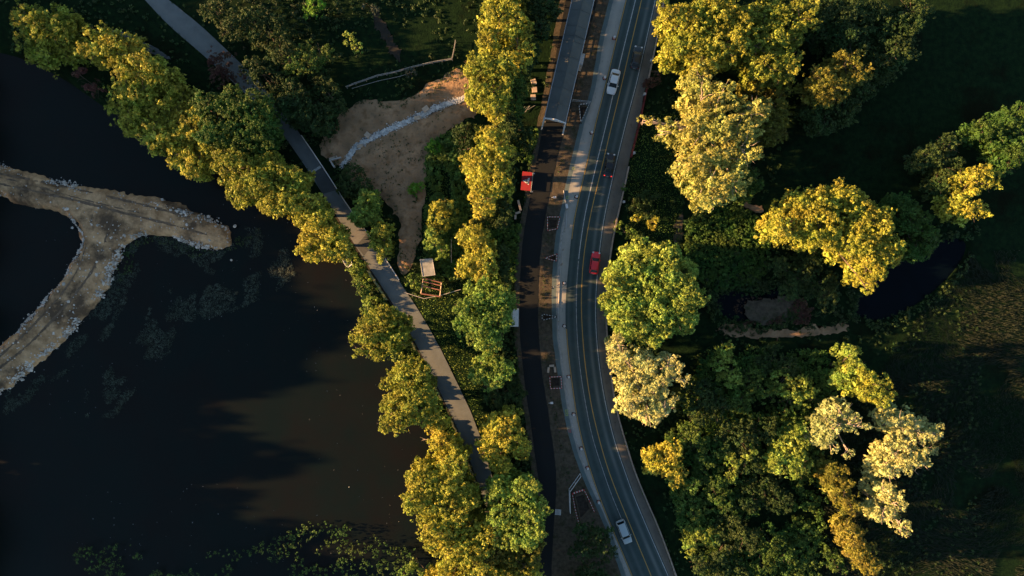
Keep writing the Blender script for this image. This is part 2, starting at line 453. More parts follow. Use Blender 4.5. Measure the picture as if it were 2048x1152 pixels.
M['track'] = mat('wheel_track_dirt', (0.11, 0.072, 0.044), 0.95, (0.22, 0.15, 0.095), 1.2, 8, 0.03, 4)
def track(pts, w_):
    p = np.array(pts, float); q_ = np.concatenate([p + (0, -w_ / 2), (p + (0, w_ / 2))[::-1]])
    patch('wheel_track', W2(smooth_poly(q_, 1)), 0.3, lambda X, Y, S: cwz(X, Y, sdf(cw, X, Y) + 0.0) + 0.025, M['track'], edge=0.09, ef=1.6)
track([(-60, 335), (0, 348), (80, 362), (160, 380), (240, 398), (330, 420), (400, 442)], 4)
track([(-60, 356), (0, 368), (80, 384), (160, 402), (240, 424), (330, 446), (420, 470)], 4.5)
track([(-60, 345), (40, 362), (140, 392), (220, 412), (300, 430)], 2)
track([(235, 425), (218, 470), (196, 530), (158, 585), (110, 640), (50, 700), (-10, 745)], 6)
track([(190, 418), (182, 470), (165, 530), (138, 575), (90, 632), (30, 690), (-20, 730)], 5)
# ------------------------------------------------------------------ roads and shoulders
ys = np.arange(-450, 1600, 4.0)
mL = curve([(1251,0),(1224,110),(1206,187),(1191,240),(1179,300),(1169,340),(1154.5,402),(1144,453),(1138,522),(1133,569),(1130,621),(1131,656),(1134,700),(1139,738),(1147.6,804),(1154.5,848),(1165,891),(1177,935),(1206,1018),(1232,1078),(1261,1148)], ys)
mW = curve([(1271,0),(1237,138),(1221,213),(1204,283),(1182,373),(1169,432),(1159,498),(1153.6,557),(1152,608),(1153.6,667),(1156,700),(1161.5,752),(1172,813),(1182,867),(1192,900),(1204,935),(1224,995),(1241,1031),(1262,1085),(1284,1150)], ys)
mC = curve([(1283,0),(1257,110),(1241,180),(1221,260),(1212,300),(1193.6,375),(1181,428),(1169,496),(1164,549),(1162,608),(1164,656),(1167,700),(1173.6,757),(1184,821),(1194,861),(1204,900),(1221,955),(1254,1035),(1281,1101),(1302,1151)], ys)
mR = curve([(1312,0),(1291,93),(1274,170),(1257,230),(1240.6,298),(1229,345),(1215,408),(1206,456),(1200.5,500),(1194,573),(1192,608),(1192.7,648),(1196,700),(1205,769),(1213.5,815),(1224,858),(1234,898),(1244,921),(1264,981),(1291,1045),(1317,1105),(1337,1150)], ys)
mO = curve([(1326,0),(1314,67),(1293,167),(1272,267),(1262,300),(1250,361),(1236,421),(1227,456),(1220,500),(1212,560),(1209,600),(1210,644),(1214,700),(1221,760),(1232,828),(1247,876),(1264,935),(1291,1001),(1314,1051),(1334,1105),(1349,1148)], ys)
bL = curve([(1219,0),(1197,83),(1181,187),(1159,247),(1146,305),(1133,360),(1125,404),(1113,453),(1108,500),(1104,552),(1103,604),(1104,648),(1107,700),(1113,735),(1120,783),(1126,824),(1136,868),(1151,918),(1167,961),(1191,1011),(1214,1061),(1231,1120),(1243,1152)], ys)
kL = curve([(1086,253),(1077,300),(1069.4,345),(1059,397),(1052,439),(1046,474),(1043,500),(1040,569),(1039,656),(1042,700),(1049.5,769),(1055.5,808),(1062,850),(1069,900),(1072,928),(1079,961),(1083,1010),(1080,1068),(1076,1151)], ys)
kR = curve([(1129,263),(1115,310),(1103,368),(1095.5,408),(1087,456),(1081,500),(1076,566),(1075.5,621),(1079,700),(1086,761),(1094.6,813),(1101,853),(1107,900),(1111,921),(1114,975),(1111,1015),(1106,1068),(1103,1151)], ys)
ribbon('roadside_dirt', kL - 11, np.minimum(bL + 6, mL - 2), ys, -0.012, M['mud'], 10, jl=0.12)
ribbon('screed_strip', bL, bL + 14, ys, 0.002, M['bluestrip'], 4, jl=0.04)
ribbon('gravel_shoulder', bL + 9, mL + 3, ys, 0.008, M['gravel'], 6, jl=0.06)
ribbon('concrete_shoulder', mR - 3, mO, ys, 0.010, M['rshoulder'], 6, jr=0.05)
ribbon('main_road', mL, mR + 1, ys, 0.020, M['road'], 10)
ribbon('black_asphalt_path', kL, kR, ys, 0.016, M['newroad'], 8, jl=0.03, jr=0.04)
def line(name, c, wd, z, m, sel=None, dash=None, off=0):
    y = ys; cc = c + off
    if dash:
        return
    s = (y > (sel[0] if sel else -450)) & (y < (sel[1] if sel else 1600))
    ribbon(name, (cc - wd / 2)[s], (cc + wd / 2)[s], y[s], z, m, 2)
line('yellow_edge_line', mL, 1.6, 0.0245, M['yellow'], (-450, 480), off=1.5)
line('yellow_edge_line', mL, 1.6, 0.0245, M['yellow'], (655, 1600), off=1.5)
line('yellow_centre_line', mC, 1.7, 0.0245, M['yellow'], off=0)
line('white_edge_line', mR, 1.3, 0.0245, M['linewhite'], off=-1.5)
line('white_lane_line', mW, 1.5, 0.0245, M['linewhite'], (-450, 520))
line('white_lane_line', mW, 1.2, 0.0245, M['wornwhite'], (520, 1060))
line('white_shoulder_line', bL + 12.5, 1.4, 0.0125, M['wornwhite'], (440, 1400))

# low wall on the outer edge of the road
def wall_ribbon(name, L, R, sel, z0, z1, m, label=None, cat=None, parent=None):
    s = (ys > sel[0]) & (ys < sel[1]); b = MB(); r = []
    for l_, r_, y_ in zip(L[s], R[s], ys[s]):
        x0, x1, yy = (l_ - 1024) / 10, (r_ - 1024) / 10, (576 - y_) / 10
        r.append([(x0, yy, z0), (x1, yy, z0), (x1, yy, z1), (x0, yy, z1)])
    b.loft(r)
    o = b.build(name, m, parent)
    if label: tag(o, label, cat)
    return o
M['kerb'] = mat('worn_kerb_concrete', (0.22, 0.17, 0.13), 0.9, (0.36, 0.30, 0.24), 1.0, 8, 0.02, 6)
wall_ribbon('low_wall', mO + 0.2, mO + 3.0, (-450, 176), -0.3, 0.55, M['kerb'], 'low pale concrete wall on the far side of the road, north of the red barrier', 'wall')
wall_ribbon('low_wall', mO + 0.2, mO + 3.0, (330, 1600), -0.3, 0.55, M['kerb'], 'low pale concrete wall along the far road edge, running south past the round tree', 'wall')
o = empty('red_barrier', ((np.interp(250, ys, mO) - 1024) / 10, 32.6, 0), 'long red barrier at the outer edge of the road beside the big pale tree', 'barrier')
def rel(o, p): return p[0] - o.location.x, p[1] - o.location.y
for (a, b_) in ((177, 203), (205, 231), (233, 259), (261, 287), (289, 315)):
    bb = MB(); r = []
    for y_ in np.linspace(a, b_, 8):
        x = (np.interp(y_, ys, mO) + 0.4 - 1024) / 10 - o.location.x; yy = (576 - y_) / 10 - o.location.y
        r.append([(x, yy, 0), (x + .45, yy, 0), (x + .30, yy, .85), (x + .14, yy, .85)])
    bb.loft(r); bb.build('barrier_unit', M['reddark'], o)

# lane by the lake
ys2 = np.arange(-200, 1500, 4.0)
pL = curve([(292,0),(333,50),(393,97),(450,150),(510,205),(552,250),(589,300),(622,350),(643,385),(679,441),(712,494),(745,544),(779,597),(802,633),(829,681),(852,727),(872,767),(895,815),(919,865),(942,925),(953,960),(975,1020),(998,1100),(1012,1160)], ys2)
pR = curve([(337,0),(390,40),(420,67),(467,113),(500,143),(555,205),(602,270),(642,330),(665,363),(676,384),(702,424),(739,471),(775,524),(812,584),(839,622),(859,657),(879,694),(899,734),(916,769),(939,818),(959,865),(970,905),(982,948),(1005,1010),(1030,1090),(1046,1160)], ys2)
def rb2(name, L, R, sel, z, m, nu=6, **k):
    s = (ys2 >= sel[0]) & (ys2 <= sel[1]); return ribbon(name, L[s], R[s], ys2[s], z, m, nu, **k)
rb2('lane', pL, pR, (-200, 1500), 0.0, M['lanepath'], 8, jr=0.03)
# skewed repair panels
def quadpatch(name, c, m, z):
    b = MB(); b.bm.faces.new([b.bm.verts.new(P(x, y, z)) for x, y in c][::-1]); o = b.build(name, m); o["kind"] = 'structure'
quadpatch('repair_patch', [(626, 346), (643, 334), (664, 362), (674, 380), (645, 388), (634, 368)], M['patchdark'], 0.005)
quadpatch('repair_patch', [(712, 492), (733, 468), (747, 486), (728, 512)], M['patchdark'], 0.005)
quadpatch('repair_patch', [(700, 474), (722, 446), (735, 466), (711, 492)], M['patchlight'], 0.005)
quadpatch('painted_stripe', [(613, 349), (640, 331), (643, 335), (616, 352)], M['linewhite'], 0.008)
# faint side path at top left
p3 = W2(smooth_poly([(225, 55), (262, 72), (300, 90), (336, 108), (345, 122), (300, 108), (255, 88), (222, 72)], 1))
flat_side = patch('side_path', p3, 0.4, lambda X, Y, S: X * 0 - 0.02, M['patchdark'], edge=0.1)

# dirt lot, creek
dl = W2(smooth_poly([(636, 300), (655, 258), (688, 218), (740, 196), (785, 208), (830, 190), (880, 158), (922, 136), (960, 150), (960, 225), (935, 240), (900, 258), (868, 282), (852, 305),
        (853, 350), (845, 400), (845, 440), (838, 480), (828, 530), (812, 556), (797, 545), (797, 500), (800, 450), (778, 405), (740, 382), (700, 358), (672, 330)], 1))
def dlz(X, Y, S):
    c = np.abs(sdf(W2([(960, 190), (870, 213), (790, 252), (735, 277), (705, 296), (690, 320), (689, 321), (704, 297), (734, 278), (789, 253), (869, 214), (959, 191)]), X, Y))
    edge = np.clip(-S / 1.2, 0, 1)
    lift = 0.55 * np.exp(-((c - 3.2) / 1.5) ** 2) * edge
    fur = np.clip((X + 29) / 2, 0, 1) * np.clip((20.5 - Y) / 1.0, 0, 1) * np.clip((Y - 8) / 1.5, 0, 1)
    lift = lift + edge * fur * 0.16 * np.abs(np.sin(Y * 2.6 + .5 * wav(X, Y, .3)))
    return -0.04 + 0.09 * edge + lift + edge * 0.06 * wav(X, Y, 0.8) + edge * .03 * wav(X, Y, 2.5, o=3)
patch('dirt_lot', dl, 0.4, dlz, M['dirt'], edge=0.35, ef=0.6)
crk = [(950, 188), (912, 202), (870, 217), (830, 237), (780, 258), (740, 278), (712, 294), (696, 316), (684, 335)]
cpoly = W2(smooth_poly([(x, y - 6) for x, y in crk] + [(x + 2, y + 6) for x, y in crk[::-1]], 1))
patch('creek_bed', cpoly, 0.3, lambda X, Y, S: X * 0 + 0.10 + 0.04 * wav(X, Y, 3), M['creek'], edge=0.12, ef=1.5)
# worn banks on the right
patch('dirt_bank', W2(smooth_poly([(1430, 655), (1480, 648), (1520, 662), (1600, 660), (1680, 648), (1700, 656), (1660, 668), (1590, 675), (1520, 676), (1450, 668)], 1)), 0.4, lambda X, Y, S: X * 0 + 0.02, M['dirt'], edge=0.35)
patch('dirt_bank', W2(smooth_poly([(1470, 400), (1500, 405), (1530, 420), (1520, 428), (1480, 412)], 1)), 0.4, lambda X, Y, S: X * 0 + 0.02, M['dirt'], edge=0.25)
patch('dirt_bank', W2(smooth_poly([(1362, 420), (1372, 415), (1362, 460), (1356, 500), (1349, 505), (1350, 460)], 1)), 0.4, lambda X, Y, S: X * 0 + 0.02, M['mud'], edge=0.3)
patch('muddy_bank', W2(smooth_poly([(1480, 605), (1540, 598), (1600, 600), (1625, 625), (1600, 640), (1520, 645), (1490, 635)], 1)), 0.4, lambda X, Y, S: X * 0 - 0.02 + 0.25 * np.clip(-S / 1, 0, 1), M['mud'], edge=0.5)
patch('footpath', W2(smooth_poly([(1298, 141), (1330, 140), (1362, 148), (1360, 152), (1330, 145), (1298, 145)], 1)), 0.25, lambda X, Y, S: X * 0 + 0.0, M['mud'], edge=0.08)
patch('footpath', W2(smooth_poly([(742, 20), (760, 25), (785, 75), (803, 120), (795, 128), (772, 90), (748, 45)], 1)), 0.4, lambda X, Y, S: X * 0 + 0.0, mat('dull_dirt', (0.012, 0.011, 0.008), 0.95, (0.024, 0.021, 0.014), 1.2), edge=0.3)

# ------------------------------------------------------------------ foliage
def leaves(C, cr, k, leaf, up=0.35, seed=0, flatn=0.0, long=1.0):
    """C (n,3) clump centres, cr (n,) radii, k leaves each; returns V,F,attr"""
    r = np.random.default_rng(seed)
    n = len(C)
    d = r.normal(size=(n, k, 3)); d /= np.linalg.norm(d, axis=2)[..., None]
    d[..., 2] = np.where(d[..., 2] < -0.3, -d[..., 2], d[..., 2])
    rad = cr[:, None] * r.uniform(0.35, 1.0, (n, k))
    Pp = (C[:, None] + d * rad[..., None] * np.array([1, 1, 0.8])).reshape(-1, 3)
    nn = (d * 0.75 + r.normal(size=(n, k, 3)) * 0.45 + np.array([0, 0, up])).reshape(-1, 3)
    nn /= np.linalg.norm(nn, axis=1)[:, None]
    t = r.normal(size=nn.shape); t -= (t * nn).sum(1)[:, None] * nn; t /= np.linalg.norm(t, axis=1)[:, None]
    b = np.cross(nn, t)
    s = (leaf * r.uniform(0.6, 1.25, len(Pp)) * np.repeat(r.uniform(.65, 1.35, n), k))[:, None]
    V = np.stack([Pp - t * s * long, Pp - b * s * 0.55 + nn * s * .12, Pp + t * s * long, Pp + b * s * 0.55 + nn * s * .12], 1).reshape(-1, 3)
    F = np.arange(len(V)).reshape(-1, 4)
    cv = r.uniform(0, 1, n)
    a = np.clip(np.repeat(cv, k) * 0.75 + r.uniform(0, 0.35, n * k), 0, 1)
    return V, F, np.repeat(a, 4)

def crown_mesh(lobes, leaf=0.24, dens=1.5, k=26, seed=0, gap=0.0, clump=(0.35, 0.8), up=0.35, rough=0.22, sub=False):
    r = np.random.default_rng(seed)
    Cs = []; Rs = []
    if sub:
        new = []
        for (x, y, z, rr) in lobes:
            if rr < 1.3: new.append((x, y, z, rr)); continue
            new.append((x, y, z, rr * .74))
            m = int(5 + 3.2 * rr)
            for _ in range(m):
                d = r.normal(size=3); d[2] = abs(d[2]) * .9 - .15; d /= np.linalg.norm(d)
                sr = rr * r.uniform(.18, .36)
                rad = rr * r.uniform(.62, .92)
                new.append((x + d[0] * rad, y + d[1] * rad, z + d[2] * rad * .85, sr))
        lobes = new
    L = np.array([l[:3] for l in lobes]); R = np.array([l[3] for l in lobes])
    for i, (x, y, z, rr) in enumerate(lobes):
        n = max(8, int(dens * 9.0 * rr * rr))
        d = r.normal(size=(n, 3)); d[:, 2] = np.abs(d[:, 2]) * 1.0 - 0.25 * r.uniform(0, 1, n) * 2
        d /= np.linalg.norm(d, axis=1)[:, None]
        f = 1 + rough * wav(d[:, 0] * 3, d[:, 1] * 3, 1.0, d[:, 2] * 3, o=(seed + i * 3) % 20) + rough * 0.6 * wav(d[:, 0] * 8, d[:, 1] * 8, 1.0, d[:, 2] * 8, o=(seed + i) % 17)
        rad = rr * f * (0.62 + 0.38 * r.uniform(0, 1, n) ** 0.6)
        c = np.array([x, y, z]) + d * rad[:, None] * np.array([1, 1, 1.05])
        keep = np.ones(n, bool)
        for j in range(len(lobes)):
            if j != i:
                dd = np.linalg.norm((c - L[j]) / np.array([1, 1, 1.05]), axis=1)
                keep &= dd > 0.66 * R[j]
        if gap > 0:
            g = wav(c[:, 0], c[:, 1], 1.5, c[:, 2], o=(seed * 5) % 19)
            keep &= g > (gap * 2 - 1.3)
        c = c[keep]
        Cs.append(c); Rs.append(r.uniform(clump[0], clump[1], len(c)))
    C = np.concatenate(Cs); Rr = np.concatenate(Rs)
    return leaves(C, Rr, k, leaf, seed=seed + 1, up=up)

tree_n = [0]
def tree(label, lobes, kind, h=12, name='broadleaf_tree', cat='tree', leaf=0.145, dens=3.2, k=15, gap=0.30,
         clump=(0.15, 0.42), bark='bark', group=None, var=1.2, base=None, rough=0.30, up=0.35, limbs=True):
    if kind in 'PC': bark = 'palebark'; gap += .06
    gap += .12
    tree_n[0] += 1
    seed = tree_n[0] * 13
    r = random.Random(seed)
    LB = []
    for i, l in enumerate(lobes):
        px, py, rp = l[:3]
        top = h + (l[3] if len(l) > 3 else -r.uniform(0, var))
        top = max(top, 0.6)
        rm = rp / 10 * (H - top) / H * (1.10 if h > 7 and name == 'broadleaf_tree' else 1.0)
        zc = max(top - rm * 0.85, rm * 0.25)
        p = P(px, py, zc + rm * 0.3)
        LB.append((p.x, p.y, zc, rm * 0.93))
    if base: b0 = P(base[0], base[1], 0)
    else:
        wts = [l[3] ** 2 for l in LB]; sw = sum(wts)
        b0 = Vector((sum(l[0] * q_ for l, q_ in zip(LB, wts)) / sw, sum(l[1] * q_ for l, q_ in zip(LB, wts)) / sw, 0))
    b0.z = float(ground_z(np.array([[b0.x]]), np.array([[b0.y]]))[0, 0]) - 0.05
    root = empty(name, b0, label, cat, group=group)
    rel = [(x - b0.x, y - b0.y, z - b0.z, rr) for x, y, z, rr in LB]
    V, F, a = crown_mesh(rel, leaf, dens, k, seed, gap, clump, up, rough, sub=True)
    if h > 7.5 and name == 'broadleaf_tree':      # lower crown lobes added to block the low sun
        low = [(x, y, max(z * .52, rr * .5), rr * .80) for x, y, z, rr in rel if rr > 1.6]
        if low:
            V2, F2, a2 = crown_mesh(low, leaf * 2.2, dens * .62, k, seed + 5, 0, (.4, .9), up, rough)
            F = np.concatenate([F, F2 + len(V)]); V = np.concatenate([V, V2]); a = np.concatenate([a, a2])
            V2, F2, a2 = crown_mesh([(x, y, z * .85, rr * .55) for x, y, z, rr in rel if rr > 1.6], leaf * 2.8, dens * .35, k, seed + 9, 0, (.4, .9), up, rough)  # inner core leaves added so less sun filters through
            F = np.concatenate([F, F2 + len(V)]); V = np.concatenate([V, V2]); a = np.concatenate([a, a2])
    m = LM[kind] if isinstance(kind, str) else kind
    link('crown', np_mesh(V, F, attr=a), m, root)
    # trunk and limbs
    b = MB()
    zt = max(0.5, min(l[2] for l in rel))
    tr = max(0.05, 0.028 * h)
    cx = sum(l[0] for l in rel) / len(rel) * .4; cy = sum(l[1] for l in rel) / len(rel) * .4
    fork = Vector((cx + r.uniform(-.3, .3), cy + r.uniform(-.3, .3), zt * 0.5))
    b.path([(0, 0, 0), (fork.x * .4, fork.y * .4, zt * 0.25), fork], [tr * 1.25, tr, tr * .85], 8)
    if limbs:
        for (x, y, z, rr) in rel:
            mid = fork.lerp(Vector((x, y, z)), 0.5) + Vector((r.uniform(-.4, .4), r.uniform(-.4, .4), r.uniform(0, .6))) * min(1, rr)
            end = Vector((x, y, z + rr * .3))
            b.path([fork, mid, end], [tr * .6, tr * .38, tr * .15], 6)
            for q_ in range(5 if rr > 2 else 3):
                dv = Vector((r.gauss(0, 1), r.gauss(0, 1), abs(r.gauss(0, .7)))).normalized()
                st = mid.lerp(end, r.uniform(.3, 1))
                b.path([st, Vector((x, y, z)) + dv * rr * .55 * Vector((1, 1, .85)).length / 1.65, Vector((x, y, z)) + Vector((dv.x, dv.y, dv.z * .85)) * rr * .98], [tr * .2, tr * .12, .015], 5)
    b.build('trunk', M[bark], root, smooth=True)
    return root

# ------------------------------------------------------------------ trees: (label, lobes[px,py,radius px(,dz)], kind, height, options)
T = [
 # shore row, upper left
 ("sparse golden tree in the top left corner of the photo", [(55,55,42),(100,60,40),(70,98,34),(125,95,36,-3),(120,40,34,-3),(45,25,28)], 'Y', 10, dict(gap=.52)),
 ("small golden tree with forked crown over dark water, second from the top left", [(200,70,28),(178,100,28),(232,108,32),(258,90,26,-2)], 'Y', 9, dict(gap=.52)),
 ("long golden crown leaning over the lake above the red-brown bush", [(250,150,34),(285,130,34),(320,160,42,-2),(245,190,38),(280,180,40)], 'Y', 10, dict(gap=.52)),
 ("broad golden tree directly below the forked one, reaching over the water", [(275,235,44),(300,270,34),(330,225,40,-2),(245,235,28),(350,200,38,-3)], 'Y', 10, dict(gap=.52)),
 ("dense deep green round tree beside the grey lane, in the shore row", [(450,225,52),(505,225,48),(480,270,52),(430,260,40),(520,265,36),(405,215,30,-1)], 'G', 11, dict(gap=.2)),
 ("golden tree at the lake edge left of the deep green round tree", [(365,285,38),(385,250,34),(352,310,28),(400,310,38),(382,335,24)], 'Y', 9.5, dict(gap=.3)),
 ("bright golden tree at the lake edge just below the deep green round tree", [(460,335,40),(495,350,40),(480,380,34),(520,370,36),(440,318,24)], 'Y', 11, dict(gap=.28)),
 ("bright golden tree between the lake and the lane, just above the striped lane repair", [(552,357,38),(585,358,32),(540,397,36),(580,398,32),(535,325,26,-2)], 'Y', 11, dict(gap=.28)),
 ("golden tree overhanging the lane beside its dark repair patch", [(612,408,32),(632,434,30),(602,432,26),(640,402,14,-2)], 'Y', 10, dict(gap=.3)),
 ("golden tree at the shore just above the white boat", [(625,470,38),(660,475,36),(680,500,22,-1),(615,498,26),(650,500,26)], 'Y', 10, dict(gap=.3)),
 # trees right of lane
 ("dark green tree with yellow tips between the concrete headwall and the lane", [(705,350,28),(700,375,28),(725,370,24)], 'D', 5, dict()),
 ("yellow-green tree on the right of the lane, between lane and bare dirt", [(732,400,27),(720,430,26),(744,430,19,-2)], 'L', 8, dict(gap=.35)),
 ("yellow-tipped small tree between the lane and the narrow end of the dirt", [(760,462,24),(752,482,20),(768,498,19),(768,516,14)], 'Y', 8, dict(gap=.4)),
 ("round bright green bush on the bare dirt's edge, upper of two", [(868,292,18)], 'X', 2.4, dict(name='bush', cat='bush', gap=0, leaf=.14)),
 ("bright green bush at the dirt edge, lower one of two", [(831,380,17),(842,372,10)], 'X', 2.2, dict(name='bush', cat='bush', gap=0, leaf=.14)),
 ("pale yellow-green bush at the lane edge left of the red timber frame", [(824,560,14),(830,572,10)], 'L', 3.2, dict(name='bush', cat='bush', gap=.1, leaf=.17)),
 ("yellow-green bush row just above the grey flat-roofed shed", [(868,488,22),(860,470,14),(884,503,16)], 'L', 7.4, dict(gap=.2)),
 ("leafy green hedge shrub between the shed and the dirt, half lit yellow", [(880,440,26),(893,415,22),(874,412,15)], 'Y', 7.4, dict(gap=.35)),
 ("green shrub right of the thin white pole by the shed", [(915,440,22),(915,475,18)], 'G', 5, dict(gap=.3)),
 # middle row
 ("golden tree at the top edge left of the grey sheet roof, topmost there", [(1000,25,42),(1030,50,36),(975,75,26),(1010,-10,40)], 'Y', 13.5, dict(gap=.3)),
 ("small golden tree crown hanging below the topmost tree of the middle row", [(1045,105,24),(1040,130,16),(1035,85,22)], 'Y', 11.5, dict(gap=.35)),
 ("bright yellow-green tree right of the end of the wooden fence", [(960,140,40),(1000,140,38),(985,185,40),(950,175,26,-1),(995,215,18)], 'Y', 13.5, dict(gap=.18)),
 ("small pale golden crown just below the bright tree by the fence end", [(995,235,15),(985,222,14)], 'Y', 11.5, dict(gap=.3)),
 ("tall pale yellow tree left of the red banner", [(985,285,38),(1000,320,34),(965,330,38),(990,360,38),(955,375,24),(965,400,28),(940,325,22,-2)], 'Y', 14.5, dict(gap=.16)),
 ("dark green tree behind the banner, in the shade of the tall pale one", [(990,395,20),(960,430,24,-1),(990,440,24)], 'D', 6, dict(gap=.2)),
 ("yellow-green tree right of the thin white pole, above the big green one", [(955,495,36),(975,520,28),(935,530,26),(940,470,28,-1),(965,548,22)], 'Y', 10.5, dict(gap=.28)),
 ("big bright green tree beside the white sheet and the black path", [(965,600,42),(1000,600,34),(950,645,40),(995,640,36),(975,680,32),(925,620,20),(1008,600,18,-2)], 'L', 13.5, dict(gap=.12, dens=3.6)),
 ("yellow-green tree just below the big bright green one", [(970,735,32),(1000,740,26),(985,765,22),(955,750,18)], 'L', 10.5, dict(gap=.28)),
 ("dark green shaded tree between the lane and the black path, above the pinkish one", [(1000,795,26),(1035,790,20),(1025,760,18),(985,800,20)], 'D', 5, dict(gap=.2)),
 ("pinkish golden tree at the right edge of the lane", [(990,865,34),(1020,880,30),(975,900,26),(1015,845,28),(1000,930,22),(1040,900,22,-2)], 'Y', 10, dict(gap=.3)),
 # lower shore row
 ("rounded golden tree over the water, first one below the mossy wall", [(730,665,32),(765,640,34),(750,695,30),(785,680,32),(715,700,14),(800,650,24,-2)], 'Y', 11, dict(gap=.2)),
 ("golden tree over the water with a pointed left tip, second below the mossy wall", [(800,765,38),(830,790,38),(790,815,34),(845,820,32),(770,850,18),(800,845,26),(835,750,24)], 'Y', 12, dict(gap=.24)),
 ("narrow golden tree beside the bare white branch, between water and lane", [(870,855,24),(880,890,26),(890,925,24),(905,890,18)], 'Y', 8, dict(gap=.32)),
 ("large golden tree spreading over the lake at the bottom, leftmost of the pair", [(845,965,38),(850,1010,40),(890,970,42),(895,1020,44),(870,1060,40),(820,1000,20),(925,1000,34),(910,930,30)], 'Y', 13, dict(gap=.25)),
 ("golden tree below the large spreading one, on the bottom edge of the photo", [(930,1065,40),(900,1095,40),(950,1110,38),(970,1070,32),(910,1140,40),(960,1150,36)], 'Y', 12, dict(gap=.28)),
 ("large green and gold tree covering the end of the lane, beside the black path", [(1000,985,40),(1045,990,36),(1010,1030,42),(1060,1030,34),(1045,1070,38),(1000,1070,30,-2),(1070,1065,26)], 'L', 13, dict(gap=.22)),
 ("amber crowned tree at the bottom edge between the lane and the black path", [(1025,1115,30),(1060,1105,28),(1050,1135,22),(985,1110,26)], 'O', 10, dict(gap=.36)),
 ("dark tree with yellow flecks overhanging the main road above the silver van's lane", [(1185,1075,36),(1165,1105,30),(1210,1105,32),(1180,1140,34),(1160,1060,20),(1215,1060,18)], 'D', 7, dict(gap=.35)),
 ("added golden shade tree mostly cut off by the bottom edge, below the large spreading ones", [(930,1180,44),(1000,1175,44),(1060,1175,36),(870,1190,40)], 'Y', 12, dict(gap=.2)),  # added so sun does not rake in past the bottom edge
 ("dark tree mostly cut off by the bottom edge beside the main road", [(1190,1190,40),(1150,1190,34),(1230,1195,30)], 'D', 8, dict(gap=.2)),
 ("golden tree just beyond the top edge, north of the middle row", [(1000,-70,50),(1040,-110,46),(960,-110,40)], 'Y', 13, dict(gap=.2)),
  ("dark green tree in the shade left of the covered bridge, below the pale crown", [(1022,255,26),(1015,235,20)], 'D', 9, dict(gap=.0)),  # dark growth raised to tree height to block sun on the road
 ("dark green shrub-like tree under the left side of the tall pale yellow one", [(930,268,26),(935,300,20)], 'D', 7.2, dict(gap=.1)),  # dark bush given more height to keep low sun off the road
 ("added dark shade tree behind the bright crown near the fence end, towards the bridge", [(1032,185,22),(1028,215,18),(1035,160,18)], 'G', 9, dict(gap=.1)),  # added to keep sun off the road by the bridge
 ("added dark shade tree between the red banner and the tall pale yellow tree", [(1020,310,16),(1018,335,14),(1018,355,14),(1016,376,14)], 'D', 8.5, dict(gap=.0)),  # added, lobes stretched south to shade the banner
  ("added dark shade tree beside the three square slabs, just north of them", [(1058,95,20),(1050,125,18),(1060,72,16)], 'D', 9, dict(gap=-.1)),  # added for shade on the road, raised further for the sheet roof
 ("added dark shade tree left of the portal posts of the covered bridge", [(1050,270,18),(1048,300,16),(1040,285,16)], 'D', 6.5, dict(gap=-.1)),  # added to block sun passing under the middle row
  ("added dark shade tree in the row left of the pale zigzag blocks", [(1005,392,18),(1010,418,18),(1006,445,16)], 'D', 7.6, dict(gap=0)),  # added foliage that cuts the sun reaching the road
 ("added shade tree between the yellow-green one and the black path, level with the red car", [(1003,505,18),(1006,532,18),(1010,555,14)], 'D', 7.6, dict(gap=0)),  # added to stop low sun between the neighbouring crowns
 # right of road, top
 ("huge bright golden tree at the top, right of the main road", [(1365,45,44),(1415,30,50),(1355,95,28),(1400,95,40),(1465,30,50),(1450,90,42),(1340,20,26),(1415,130,24)], 'Y', 15, dict(gap=.26)),
 ("golden and green tree at the top edge, right of the huge golden one", [(1530,30,50),(1560,80,48),(1510,90,38),(1570,130,40),(1600,30,44),(1530,130,32)], 'Y', 14, dict(gap=.34)),
 ("dark green tree mass at the top edge, left of the dark field", [(1680,30,52),(1740,50,52),(1800,60,48),(1830,20,40),(1790,110,42),(1700,80,40),(1640,50,36)], 'D', 11, dict(gap=.3)),
 ("dark green tree with blue tinge at the upper rim of the dark field", [(1760,130,40),(1720,180,34),(1740,100,40),(1690,230,26)], 'D', 8, dict(gap=.38)),
 ("orange-lit tree with dark lower half, left rim of the dark field", [(1690,130,36),(1720,145,26),(1645,160,30),(1665,180,34,-1)], 'O', 13, dict(gap=.3)),
 ("dark blue-green tree right below the orange-lit one", [(1660,220,38),(1690,210,32),(1630,215,26),(1650,245,24)], 'D', 8, dict(gap=.35)),
 ("very large pale yellow tree leaning to the road, brightest crown in the photo", [(1400,190,40),(1440,190,44),(1430,240,52),(1475,260,48),(1400,270,44),(1440,310,50),(1490,300,40),(1385,325,34),(1420,365,44),(1465,365,36),(1425,398,22),(1400,150,30,-2),(1345,250,20,-3),(1305,243,14,-4),(1320,262,14,-4),(1285,240,10,-4),(1510,220,34,-2)], 'C', 16, dict(gap=.42, base=(1440,270))),
 ("dim green-gold tree right behind the very large pale yellow one", [(1550,215,36),(1545,260,32),(1510,160,34),(1560,170,30)], 'O', 9, dict(gap=.45)),
 ("short bright green tree peeking out right below the very large pale yellow one", [(1490,385,22),(1510,365,18),(1495,345,20)], 'G', 8, dict()),
 # middle right
 ("wide golden tree above the pond, largest of the right half", [(1580,440,44),(1620,410,42),(1660,410,44),(1640,460,46),(1700,430,48),(1750,440,42),(1740,490,46),(1700,490,38),(1775,500,36),(1745,545,28),(1735,575,16),(1560,455,24),(1690,390,30)], 'Y', 14, dict(gap=.14, dens=3.6)),
 ("green tree on the right shoulder of the wide golden one, by the pond", [(1825,435,36),(1860,480,24),(1840,500,24),(1800,410,30),(1865,465,18)], 'G', 8, dict(gap=.2)),
